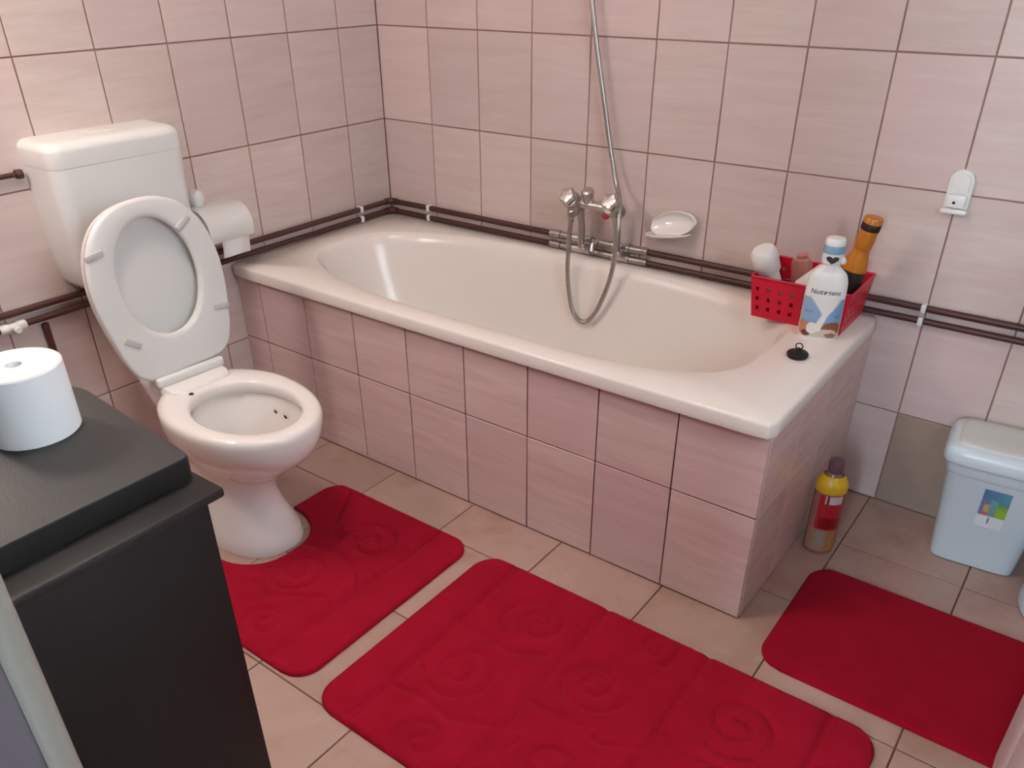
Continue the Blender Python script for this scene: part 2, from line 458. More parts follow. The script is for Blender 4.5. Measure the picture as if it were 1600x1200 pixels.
lathe('drain', [(0.0, -0.004), (0.032, -0.003), (0.034, 0.0), (0.030, 0.002), (0.012, 0.0015), (0.0, -0.002)], M_CHROME, tub, loc=(1.38 - ocx, icy - ocy, TZ - 0.3835), cap0=False, cap1=False)

plug = thing('bath_plug', 'small black rubber plug lying on the right rim of the bathtub', 'plug', (1.634, -0.372, TZ))
lathe('stopper', [(0.021, 0.0), (0.024, 0.004), (0.024, 0.010), (0.021, 0.013), (0.006, 0.0145), (0.0045, 0.022), (0.0, 0.023)], M_RUBBER, plug, cap1=False)
ringp = [(0.008 * math.cos(t), 0.002, 0.026 + 0.007 * math.sin(t)) for t in np.linspace(0, 2 * math.pi, 17)]
tube('pull_ring', ringp, 0.0014, M_RUBBER, plug, n=8)

# ------------------------------------------------------------------ the two brown pipes round the walls
def pipe(name, z, y, label, bumps):
    t = thing(name, label, 'pipe', (y, -y, z), group='brown pipes above the bathtub')
    base = Vector((y, -y, z))
    def pt(p): return tuple(Vector(p) - base)
    path = [pt((y, FW + 0.02, z)), pt((y, -y - 0.03, z))]
    for a in np.linspace(0, math.pi / 2, 7):
        path.append(pt((y + 0.02 - 0.02 * math.cos(a), -y - 0.02 + 0.02 * math.sin(a), z)))
    path += [pt((y + 0.03, -y, z)), pt((RW - 0.02, -y, z))]
    tube('run', path, 0.0082, M_PIPE, t, n=14)
    tube('elbow', [pt((y, -y - 0.028, z)), pt((y, -y - 0.018, z)), pt((y + 0.006, -y - 0.006, z)), pt((y + 0.018, -y, z)), pt((y + 0.028, -y, z))], 0.0105, M_PIPE, t, n=14)
    for (px, py) in bumps:
        if px is None:
            o = box('clip', (-0.0, -0.006, -0.0105), (0.024, 0.006, 0.0105), M_PLASTIC, t, bev=0.003, loc=pt((0.0005, py, z)))
        else:
            o = box('clip', (-0.006, -0.024, -0.0105), (0.006, 0.0, 0.0105), M_PLASTIC, t, bev=0.003, loc=pt((px, -0.0005, z)))
    return t
pipe('wall_pipe', 0.5705, 0.0125, 'upper of two brown pipes running round the walls above the bathtub', [(0.195, None), (1.812, None), (None, -0.165)])
pipe('wall_pipe', 0.5375, 0.0125, 'lower of two brown pipes running round the walls above the bathtub', [(0.195, None), (1.812, None), (None, -0.165)])

sp = thing('drop_pipe', 'brown vertical pipe going down the left wall beside the toilet', 'pipe', (0.0125, -1.288, 0.0))
tube('run', [(0, 0, 0.02), (0, 0, 0.522)], 0.0085, M_PIPE, sp)
box('clip', (-0.0115, -0.011, 0.30), (0.011, 0.011, 0.312), M_PIPE, sp, bev=0.002)
sp2 = thing('supply_pipe', 'thin brown pipe entering the left side of the white cistern', 'pipe', (0.012, -1.24, 0.883))
tube('run', [(0, -0.80, 0), (0, -0.005, 0)], 0.0058, M_PIPE, sp2)
lathe('nut', [(0.0105, -0.008), (0.0115, -0.006), (0.0115, 0.006), (0.0105, 0.008)], M_PIPE, sp2, n=6, loc=(0, 0.0, 0), rot=(math.pi / 2, 0, 0), ang=30)
vf = thing('pipe_valve', 'pale fitting on the lower brown pipe behind the toilet paper roll', 'valve', (0.014, -1.365, 0.5375))
lathe('valve_body', [(0.010, -0.032), (0.0125, -0.028), (0.0125, -0.012), (0.0105, -0.010), (0.0105, 0.010), (0.0125, 0.012), (0.0125, 0.028), (0.010, 0.032)], M_PLASTIC, vf, rot=(math.pi / 2, 0, 0), n=20)
lathe('valve_stem', [(0.005, 0.0), (0.005, 0.022), (0.009, 0.023), (0.009, 0.030), (0.007, 0.032)], M_PLASTIC, vf, n=16, rot=(0, math.pi / 2, 0))

# ------------------------------------------------------------------ bath mixer with hose
mx = thing('bath_mixer', 'chrome bath mixer on the back wall with a looping shower hose', 'tap', (0.90, -0.02, 0.56))
B0 = Vector((0.90, -0.02, 0.56))
def q(*p): return tuple(Vector(p) - B0)
LX, RX, MY, MZ = 0.835, 0.968, -0.085, 0.700
# body bar between the two valve heads
tube('body', [q(LX, MY, MZ - 0.002), q(0.90, MY, MZ - 0.002), q(RX, MY, MZ - 0.002)], 0.0125, M_CHROME, mx, n=20)
def valve(x, big):
    prof = [(0.017, -0.040), (0.020, -0.036), (0.021, -0.004), (0.025, 0.0), (0.025, 0.026), (0.022, 0.031), (0.010, 0.034), (0.0, 0.035)]
    o = lathe('valve', prof, M_CHROME2, mx, n=24, loc=q(x, MY, MZ), rot=(math.radians(62), 0, 0), cap1=False)
    return o
def knob(x, dz, M=M_CHROME):
    # five-lobed hand wheel
    n = 40; rings = []
    for r, z in ((0.012, 0.0), (0.021, 0.003), (0.0235, 0.008), (0.0235, 0.017), (0.020, 0.022), (0.008, 0.0245)):
        rings.append([((r * (1 + 0.10 * math.cos(5 * 2 * math.pi * k / n))) * math.cos(2 * math.pi * k / n),
                       (r * (1 + 0.10 * math.cos(5 * 2 * math.pi * k / n))) * math.sin(2 * math.pi * k / n), z) for k in range(n)])
    v, f = loft(rings)
    return auto(link('hand_wheel', mesh('hand_wheel', v, f), mx, q(x, MY - 0.022, MZ + dz), (math.radians(58), 0, 0), M), 40)
valve(LX, 1); knob(LX - 0.004, 0.016)
lathe('valve', [(0.013, 0.0), (0.016, 0.003), (0.016, 0.024), (0.019, 0.027), (0.019, 0.038), (0.014, 0.043), (0.0, 0.044)], M_CHROME, mx, n=24, loc=q(0.882, MY + 0.004, MZ + 0.002), rot=(math.radians(18), 0, 0), cap1=False)
valve(RX, 1); knob(RX + 0.004, 0.020)
# diverter nut under the left head, where the hose starts
lathe('hose_nut', [(0.010, 0.0), (0.0125, -0.004), (0.0125, -0.020), (0.009, -0.026), (0.009, -0.032)], M_CHROME2, mx, n=8, loc=q(0.840, -0.108, MZ - 0.018), ang=25)
lathe('outlet', [(0.019, 0.012), (0.021, 0.0), (0.017, -0.016), (0.013, -0.024)], M_CHROME2, mx, n=20, loc=q(0.838, -0.092, MZ - 0.012))
lathe('temperature_mark', [(0.0, 0.0), (0.0095, 0.0), (0.011, 0.003), (0.010, 0.006), (0.0, 0.007)], M_REDDOT, mx, n=20, loc=q(0.952, -0.098, MZ - 0.020), rot=(math.radians(75), 0, 0))
for x in (LX + 0.004, RX - 0.006):
    tube('riser', [q(x, -0.045, 0.556), q(x, -0.047, 0.62), q(x, -0.058, 0.662), q(x, -0.078, 0.688)], 0.0105, M_CHROME2, mx, n=16)
# chrome fittings round the two pipes below the mixer
for z in (0.5705, 0.5375):
    for xa, xb, r in ((0.705, 0.745, 0.0118), (0.745, 0.790, 0.0100), (0.790, 0.858, 0.0125), (0.858, 0.930, 0.0100), (0.930, 0.990, 0.0125), (0.990, 1.050, 0.0112)):
        tube('coupling', [q(xa + 0.001, -0.0125, z), q(xb - 0.001, -0.0125, z)], r, M_CHROME2 if r < 0.012 else M_CHROME, mx, n=16)
for x in (LX + 0.004, RX - 0.006):
    lathe('tee_collar', [(0.0125, 0.0), (0.0135, 0.003), (0.0135, 0.012), (0.011, 0.016)], M_CHROME, mx, n=18, loc=q(x, -0.042, 0.552))
tube('tee_arm', [q(0.878, -0.02, 0.575), q(0.879, -0.045, 0.570), q(0.881, -0.052, 0.552)], 0.008, M_CHROME, mx, n=12)
hose = smooth_path([(0.77, -0.035, 1.62), (0.80, -0.03, 1.40), (0.832, -0.03, 1.214), (0.860, -0.03, 1.078), (0.888, -0.03, 0.959), (0.916, -0.032, 0.843), (0.948, -0.045, 0.760),
                    (0.985, -0.085, 0.715), (1.000, -0.113, 0.640), (0.986, -0.112, 0.515), (0.949, -0.110, 0.408), (0.920, -0.110, 0.362), (0.895, -0.11, 0.348), (0.872, -0.110, 0.358), (0.851, -0.11, 0.392),
                    (0.835, -0.11, 0.485), (0.836, -0.11, 0.60), (0.840, -0.108, 0.655)], 14)
# ribbed metal hose: the radius waves along its length
tube('shower_hose', [q(*p) for p in hose], lambda i: 0.0068 + 0.0006 * math.cos(i * math.pi), M_CHROME2, mx, n=12)
hd = thing('shower_head', 'chrome hand shower hanging from its hook high on the back wall', 'shower head', (0.77, -0.035, 1.62))
lathe('handle', [(0.008, 0.0), (0.011, 0.01), (0.013, 0.09), (0.011, 0.14), (0.016, 0.16)], M_CHROME, hd, n=18)
lathe('spray_face', [(0.012, 0.0), (0.034, 0.016), (0.036, 0.026), (0.030, 0.030), (0.0, 0.031)], M_CHROME, hd, n=28, loc=(0, -0.012, 0.165), rot=(math.radians(60), 0, 0), cap1=False)
box('hook', (-0.016, 0.012, 0.05), (0.016, 0.034, 0.10), M_CHROME, hd, bev=0.004)

# ------------------------------------------------------------------ soap dish and hook on the back wall
sd = thing('soap_dish', 'white shell shaped soap dish on the back wall right of the mixer', 'soap dish', (1.126, 0.0, 0.668))
def shell_rings():
    rings = []
    for k, (s, dep, lift) in enumerate(((0.30, 0.004, 0.0), (0.8, 0.006, 0.0), (1.0, 0.014, 0.0), (1.02, 0.024, 0.0), (0.96, 0.030, 0.0), (0.84, 0.024, 0.002), (0.6, 0.017, 0.004), (0.2, 0.014, 0.005))):
        ring = []
        for j in range(40):
            t = 2 * math.pi * j / 40; c, sn = math.cos(t), math.sin(t)
            r = 1.0 + (0.010 * math.cos(9 * t) if s > 0.5 else 0)
            ring.append((0.068 * s * r * c, -dep - 0.014 * s * max(0, -sn), (0.036 if sn > 0 else 0.034) * s * r * sn + lift + 0.012 * c * s))
        rings.append(ring)
    return rings
v, f = loft(shell_rings())
auto(link('dish', mesh('dish', v, f), sd, M=M_CERAMIC), 60)
tray = []
for s, dy, z in ((0.2, -0.03, -0.032), (0.9, -0.034, -0.033), (1.0, -0.036, -0.028), (0.98, -0.036, -0.024), (0.85, -0.034, -0.028), (0.2, -0.03, -0.029)):
    tray.append([(-0.008 + 0.07 * s * math.cos(2 * math.pi * k / 32), dy + 0.034 * s * math.sin(2 * math.pi * k / 32), z + 0.01 * math.cos(2 * math.pi * k / 32) * s) for k in range(32)])
v, f = loft(tray)
auto(link('tray', mesh('tray', v, f), sd, M=M_CERAMIC), 60)

hk = thing('wall_hook', 'white plastic wall hook stuck on a tile corner at the far right', 'hook', (1.818, 0.0, 0.848))
def arch_plate(w, z0, z1, y0, y1, n=12):
    pts = [(-w, z0), (w, z0)] + [(w * math.cos(a), z1 - w + w * math.sin(a)) for a in np.linspace(0, math.pi, n)]
    rings = [[(x, y0, z) for x, z in pts], [(x, y1 + 0.002, z) for x, z in pts], [(x * 0.93, y1, z * 0.98 if z > 0 else z * 0.96) for x, z in pts]]
    return loft(rings)
v, f = arch_plate(0.026, -0.036, 0.050, 0.0, -0.008)
auto(link('back_plate', mesh('back_plate', v, f), hk, M=M_PLASTIC), 35)
v, f = arch_plate(0.019, 0.0, 0.044, -0.006, -0.012)
auto(link('boss', mesh('boss', v, f), hk, M=M_PLASTIC), 35)
box('lip', (-0.028, -0.024, -0.046), (0.028, 0.0, -0.036), M_PLASTIC, hk, bev=0.003)
box('tongue', (-0.020, -0.016, -0.034), (0.020, -0.004, -0.004), M_PLASTIC, hk, bev=0.004)
lathe('screw', [(0.0, 0.0), (0.0035, 0.0), (0.003, 0.002), (0.0, 0.0022)], M_HOLE, hk, n=12, loc=(-0.004, -0.0155, -0.022), rot=(math.pi / 2, 0, 0), cap0=False, cap1=False)

# ------------------------------------------------------------------ cistern
ci = thing('cistern', 'white plastic toilet cistern hung on the left wall', 'cistern', (0.0, -1.045, 0.60))
def rrect(w, x0, x1, z, r, n=6):
    """outline in plan: flat on the wall side, rounded front corners"""
    pts = [(x0, -w)]
    for a in np.linspace(-math.pi / 2, 0, n): pts.append((x1 - r + r * math.cos(a), -w + r + r * math.sin(a)))
    for a in np.linspace(0, math.pi / 2, n): pts.append((x1 - r + r * math.cos(a), w - r + r * math.sin(a)))
    pts.append((x0, w))
    return [(x, y, z) for x, y in pts]
rings = [rrect(0.140, 0.0, 0.095, 0.0, 0.03), rrect(0.154, 0.0, 0.110, 0.004, 0.035), rrect(0.162, 0.0, 0.122, 0.018, 0.035), rrect(0.168, 0.0, 0.131, 0.07, 0.035),
         rrect(0.172, 0.0, 0.136, 0.15, 0.034), rrect(0.176, 0.0, 0.141, 0.2995, 0.034)]
v, f = loft(rings)
auto(link('tank', mesh('tank', v, f), ci, M=M_PLASTIC), 45)
rings = [rrect(0.176, 0.0, 0.141, 0.300, 0.034), rrect(0.1764, 0.0, 0.1414, 0.302, 0.034), rrect(0.177, 0.0, 0.142, 0.336, 0.034), rrect(0.1765, 0.0, 0.1415, 0.340, 0.034), rrect(0.174, 0.0, 0.139, 0.346, 0.034), rrect(0.168, 0.0, 0.133, 0.352, 0.034), rrect(0.160, 0.0, 0.124, 0.3555, 0.03), rrect(0.148, 0.0, 0.11, 0.357, 0.03)]
v, f = loft(rings)
auto(link('cistern_lid', mesh('cistern_lid', v, f), ci, M=M_PLASTIC), 32)
box('flush_button', (0.03, -0.03, 0.3565), (0.07, 0.03, 0.3585), M_PLASTIC, ci, bev=0.001)
tube('flush_pipe', [(0.05, -0.06, 0.005), (0.05, -0.07, -0.12), (0.055, -0.075, -0.20), (0.10, -0.078, -0.245), (0.19, -0.078, -0.25)], 0.02, M_PLASTIC, ci, n=18)

# ------------------------------------------------------------------ toilet
TO = thing('toilet', 'white toilet with seat and lid raised against the left wall', 'toilet', (0.34, -1.122, 0.0), (0, 0, math.radians(-3)))
N2 = 72
RZ = 0.40
rings = [egg(N2, 0.10, 0.222, 0.20, 0.114, 0.0, 2.5), egg(N2, 0.10, 0.224, 0.20, 0.115, 0.012, 2.5), egg(N2, 0.10, 0.218, 0.20, 0.111, 0.035, 2.4),
         egg(N2, 0.10, 0.199, 0.195, 0.097, 0.07, 2.3), egg(N2, 0.10, 0.182, 0.19, 0.084, 0.11, 2.2), egg(N2, 0.10, 0.176, 0.185, 0.078, 0.15, 2.1), egg(N2, 0.11, 0.180, 0.19, 0.078, 0.185, 2.0),
         egg(N2, 0.13, 0.190, 0.205, 0.088, 0.22, 2.0), egg(N2, 0.15, 0.215, 0.22, 0.110, 0.255, 2.0), egg(N2, 0.17, 0.242, 0.225, 0.135, 0.29, 2.0), egg(N2, 0.19, 0.254, 0.22, 0.155, 0.325, 2.05),
         egg(N2, 0.20, 0.252, 0.215, 0.162, 0.355, 2.1), egg(N2, 0.205, 0.250, 0.21, 0.167, 0.378, 2.1), egg(N2, 0.205, 0.249, 0.21, 0.166, 0.390, 2.1), egg(N2, 0.206, 0.243, 0.203, 0.161, 0.3975, 2.1), egg(N2, 0.208, 0.232, 0.19, 0.152, 0.400, 2.1),
         egg(N2, 0.245, 0.168, 0.160, 0.124, 0.3995, 2.0), egg(N2, 0.245, 0.161, 0.153, 0.118, 0.396, 2.0), egg(N2, 0.245, 0.158, 0.150, 0.115, 0.388, 2.0), egg(N2, 0.245, 0.160, 0.152, 0.117, 0.366, 2.0), egg(N2, 0.245, 0.168, 0.158, 0.124, 0.36, 2.0),
         egg(N2, 0.245, 0.160, 0.150, 0.118, 0.33, 2.0), egg(N2, 0.235, 0.135, 0.13, 0.098, 0.27, 2.0), egg(N2, 0.22, 0.095, 0.10, 0.072, 0.215, 2.0), egg(N2, 0.20, 0.06, 0.07, 0.052, 0.185, 2.0), egg(N2, 0.19, 0.025, 0.03, 0.02, 0.178, 2.0)]
v, f = loft(rings, True, True, True)
auto(link('bowl', mesh('bowl', v, f), TO, M=M_CERAMIC), 60)
v, f = loft([egg(32, 0.208, 0.072, 0.08, 0.06, 0.198, 2.0), egg(32, 0.208, 0.03, 0.03, 0.02, 0.1982, 2.0)], True, False, True)
link('water', mesh('water', v, f), TO, M=M_WATER)
# back shelf of the pan that carries the hinges
rings = []
for z, w, x0, x1, e in ((0.30, 0.070, -0.11, 0.08, 3), (0.345, 0.080, -0.115, 0.09, 4), (0.385, 0.088, -0.118, 0.085, 5), (0.402, 0.089, -0.118, 0.08, 6), (0.408, 0.085, -0.114, 0.074, 6)):
    rings.append(polar_se(40, (x1 - x0) / 2, w, (x0 + x1) / 2, 0, z, e))
v, f = loft(rings)
auto(link('back_shelf', mesh('back_shelf', v, f), TO, M=M_CERAMIC), 45)
hb = box('hinge_bar', (-0.022, -0.094, 0.406), (0.028, 0.094, 0.432), M_SEAT, TO, bev=0.008, seg=3)
for sy in (-0.050,):
    lathe('bolt_hole', [(0.0, 0.0), (0.006, 0.0), (0.0055, 0.0015), (0.0, 0.002)], M_HOLE, TO, n=14, loc=(0.095, sy - 0.0 * sy, 0.4005), cap0=False, cap1=False)
for px, py, pz in ((0.200, 0.1085, 0.320), (0.236, 0.1115, 0.316)):  # two small dark discs on the inner bowl wall
    lathe('dark_mark', [(0.0, 0.0), (0.0065, 0.0), (0.005, 0.0012), (0.0, 0.0016)], M_HOLE, TO, n=12, loc=(px, py, pz), rot=(math.radians(105), 0, 0), cap0=False, cap1=False)
# the raised seat and, behind it, the lid: outlines in (side, up)
half = [(0.0, 0.0), (0.085, 0.0), (0.108, 0.004), (0.132, 0.022), (0.147, 0.055), (0.158, 0.10), (0.168, 0.155), (0.173, 0.21), (0.171, 0.26), (0.160, 0.31), (0.140, 0.352), (0.108, 0.387), (0.070, 0.408), (0.034, 0.417), (0.0, 0.419)]
def outline(s=1.0, c=(0, 0.21)):
    P = [Vector((x, y, 0)) for x, y in half]
    P = [p for p in smooth_path(P, 4)]
    right = [(p.x * 0.965, p.y) for p in P]
    left = [(-x, y) for x, y in right[::-1]][1:-1]
    return [(c[0] + (x - c[0]) * s, c[1] + (y - c[1]) * s) for x, y in right + left]
def raise_group(lean, hinge_x, name, ringspec, cap0, cap1, M, z0=0.430, roll=math.radians(2.5)):
    rings = []
    for pts, d in ringspec:      # d: distance in front of the plate plane, along +X when upright
        ring = []
        for (sx_, up) in pts:
            y = sx_ * math.cos(roll) - up * math.sin(roll)
            u = sx_ * math.sin(roll) + up * math.cos(roll)
            ring.append((hinge_x - u * math.sin(lean) + d * math.cos(lean), y, z0 + u * math.cos(lean) + d * math.sin(lean)))
        rings.append(ring)
    v, f = loft(rings, True, cap0, cap1)
    if not cap0 and not cap1:
        n = len(ringspec[0][0]); L = len(ringspec) - 1
        f += [(L * n + j, L * n + (j + 1) % n, (j + 1) % n, j) for j in range(n)]
    return auto(link(name, mesh(name, v, f), TO, M=M), 50)
lean = math.radians(5)
OL = outline()
n_o = len(OL)
hole_c, ha, hb_ = (0.0, 0.235), 0.101, 0.140
def hole(s):
    # sampled to match the outline directions
    out = []
    for x, y in OL:
        a = math.atan2((y - hole_c[1]), (x - hole_c[0]))
        dx, dy = math.cos(a), math.sin(a)
        r = 1.0 / math.sqrt((dx / (ha * s)) ** 2 + (dy / (hb_ * s)) ** 2)
        out.append((hole_c[0] + r * dx, hole_c[1] + r * dy))
    return out
raise_group(lean, -0.012, 'lid', [(outline(0.88), -0.020), (outline(0.96), -0.016), (outline(0.975), -0.004), (outline(0.975), 0.005), (outline(0.965), 0.005), (outline(0.955), -0.006), (outline(0.9), -0.012), (outline(0.5), -0.013)], True, True, M_SEAT)
seat = raise_group(lean, -0.004, 'seat', [(outline(0.96), 0.006), (OL, 0.010), (outline(1.0), 0.016), (outline(0.985), 0.021), (outline(0.96), 0.0225), (hole(1.10), 0.0225), (hole(1.03), 0.021), (hole(1.0), 0.016), (hole(1.0), 0.008), (hole(1.03), 0.006)], False, False, M_SEAT)
for sx_, up, ang in ((-0.130, 0.320, 8), (0.098, 0.345, 35), (0.133, 0.125, -8), (-0.115, 0.105, -35)):
    y = sx_ * math.cos(math.radians(3)) - up * math.sin(math.radians(3)); u = up
    d = 0.020
    o = box('bumper', (-0.002, -0.022, -0.008), (0.007, 0.022, 0.008), M_PAD, TO, bev=0.0035, loc=(-0.004 - u * math.sin(lean) + d, y, 0.430 + u * math.cos(lean)), rot=(math.radians(ang), -lean, 0))

# ------------------------------------------------------------------ toilet paper holder on the left wall
th = thing('paper_holder', 'white paper holder with curved cover beside the cistern', 'holder', (0.0, -0.745, 0.655))
box('back_plate', (0.0, -0.085, -0.01), (0.008, 0.062, 0.056), M_PLASTIC, th, bev=0.004)
# curved cover: a shell of quarter round section
def cover():
    rings = []
    for yy in (-0.086, -0.082, 0.058, 0.062):
        sc = 0.97 if abs(yy) > 0.06 else 1.0
        o_, i_ = [], []
        for a in np.linspace(math.radians(100), math.radians(-28), 16):
            o_.append((0.055 + 0.060 * sc * math.cos(a), yy, 0.0 + 0.062 * sc * math.sin(a)))
            i_.append((0.055 + 0.056 * math.cos(a), yy, 0.0 + 0.058 * math.sin(a)))
        rings.append([(0.006, yy, 0.058 * sc)] + o_ + i_[::-1] + [(0.006, yy, 0.052)])
    return loft(rings)
v, f = cover()
auto(link('cover', mesh('cover', v, f), th, M=M_PLASTIC), 40)
lathe('knob', [(0.020, 0.0), (0.021, 0.012), (0.018, 0.024), (0.010, 0.030), (0.0, 0.031)], M_PLASTIC, th, n=20, loc=(0.0, -0.040, 0.078), rot=(0, math.pi / 2, 0), cap1=False, sx=1.25)
tube('axle', [(0.055, -0.080, 0.0), (0.055, 0.056, 0.0)], 0.007, M_PLASTIC, th)
pts_ = [(0.006, 0.052), (0.006, -0.01)] + [(0.055 + 0.056 * math.cos(a), 0.058 * math.sin(a)) for a in np.linspace(math.radians(-28), math.radians(100), 16)]
v, f = loft([[(x, -0.0825, z) for x, z in pts_], [(x, -0.0795, z) for x, z in pts_]])
auto(link('end_cheek', mesh('end_cheek', v, f), th, M=M_PLASTIC), 40)
hr = thing('paper_roll', 'partly used white paper roll inside the wall holder', 'toilet paper', (0.055, -0.745, 0.655))
def roll_mesh(ro, ri, w):
    prof_ = [(ri, -w), (ro - 0.002, -w), (ro, -w + 0.002), (ro, w - 0.002), (ro - 0.002, w), (ri, w), (ri, -w)]
    n = 44
    rings = [[(r * math.cos(2 * math.pi * k / n), r * math.sin(2 * math.pi * k / n), z) for k in range(n)] for r, z in prof_]
    return loft(rings, True, False, False)
v, f = roll_mesh(0.048, 0.018, 0.047)
auto(link('roll', mesh('roll', v, f), hr, None, (math.pi / 2, 0, 0), M_PAPER), 40)
sheet = smooth_path([(0.048, 0, 0.0), (0.0485, 0, -0.03), (0.047, 0, -0.055), (0.044, 0, -0.078)], 5)
v = []; f = []
for p in sheet:
    v += [(p.x, -0.046, p.z), (p.x, 0.046, p.z), (p.x + 0.001, 0.046, p.z), (p.x + 0.001, -0.046, p.z)]
for i in range(len(sheet) - 1):
    for k in range(4):
        f.append((4 * i + k, 4 * i + (k + 1) % 4, 4 * i + 4 + (k + 1) % 4, 4 * i + 4 + k))
f += [(0, 1, 2, 3), tuple(4 * (len(sheet) - 1) + k for k in range(4))]
link('loose_sheet', mesh('loose_sheet', v, f), hr, M=M_PAPER)

# ------------------------------------------------------------------ black cabinet in the foreground with its paper roll
CX1, CY1, CZ = 1.325, -1.672, 0.745
cb = thing('black_cabinet', 'black cabinet with charcoal lid in the left foreground', 'cabinet', (1.12, -1.87, 0.0))
def c(x, y, z): return (x - 1.12, y + 1.87, z)
cx0, cy0 = 0.93, FW + 0.004
box('body', c(cx0, cy0, 0.02), c(CX1 - 0.018, CY1 - 0.012, CZ - 0.014), M_BLACK, cb, bev=0.004)
box('plinth', c(cx0 + 0.02, cy0 + 0.01, 0.0), c(CX1 - 0.04, CY1 - 0.03, 0.02), M_BLACK, cb)
box('rim_board', c(cx0 - 0.01, cy0, CZ - 0.014), c(CX1 + 0.006, CY1, CZ), M_EDGE, cb, bev=0.004)
# raised lid with one rounded back corner
pts = [(cx0, cy0 + 0.004), (CX1 - 0.040, cy0 + 0.004)]
x1, y1, x0 = CX1 - 0.040, CY1 - 0.008, cx0
for a in np.linspace(0, math.pi / 2, 5): pts.append((x1 - 0.012 + 0.012 * math.cos(a), y1 - 0.012 + 0.012 * math.sin(a)))
for a in np.linspace(math.pi / 2, math.pi, 9): pts.append((x0 + 0.075 + 0.075 * math.cos(a), y1 + 0.02 - 0.075 + 0.075 * math.sin(a)))
def lidring(s, z):
    mx_, my_ = 1.1, -1.88
    return [c(mx_ + (x - mx_) * s, my_ + (y - my_) * s, z) for x, y in pts]
v, f = loft([lidring(0.985, CZ), lidring(1.0, CZ + 0.002), lidring(1.0, CZ + 0.030), lidring(0.998, CZ + 0.0335)])
auto(link('top_lid', mesh('top_lid', v, f), cb, M=M_BLACK), 40)
v, f = loft([lidring(0.997, CZ + 0.0335), lidring(0.996, CZ + 0.0352), lidring(0.985, CZ + 0.036)])
auto(link('top_panel', mesh('top_panel', v, f), cb, M=M_BLACKTOP), 40)
LIDZ = CZ + 0.036
tr = thing('toilet_roll', 'full white toilet roll standing on the black cabinet', 'toilet paper', (1.065, -1.765, LIDZ))
v, f = roll_mesh(0.056, 0.010, 0.048)
auto(link('roll', mesh('roll', v, f), tr, (0, 0, 0.048), None, M_PAPER), 40)
tube('cardboard_core', [(0, 0, 0.004), (0, 0, 0.088)], 0.0098, M_PAD, tr)
# loose end of the paper lying round the roll
v, f = [], []
for i, a in enumerate(np.linspace(math.radians(-130), math.radians(-75), 10)):
    r0 = 0.0562 + 0.0018 * max(0, (i - 5) / 4)
    for r, z in ((r0, 0.0005), (r0, 0.0955), (r0 + 0.0006, 0.0955), (r0 + 0.0006, 0.0005)): v.append((r * math.cos(a), r * math.sin(a), z))
for i in range(9):
    for k in range(4): f.append((4 * i + k, 4 * i + (k + 1) % 4, 4 * i + 4 + (k + 1) % 4, 4 * i + 4 + k))
f += [(0, 1, 2, 3), (36, 37, 38, 39)]
link('loose_end', mesh('loose_end', v, f), tr, M=M_PAPER)

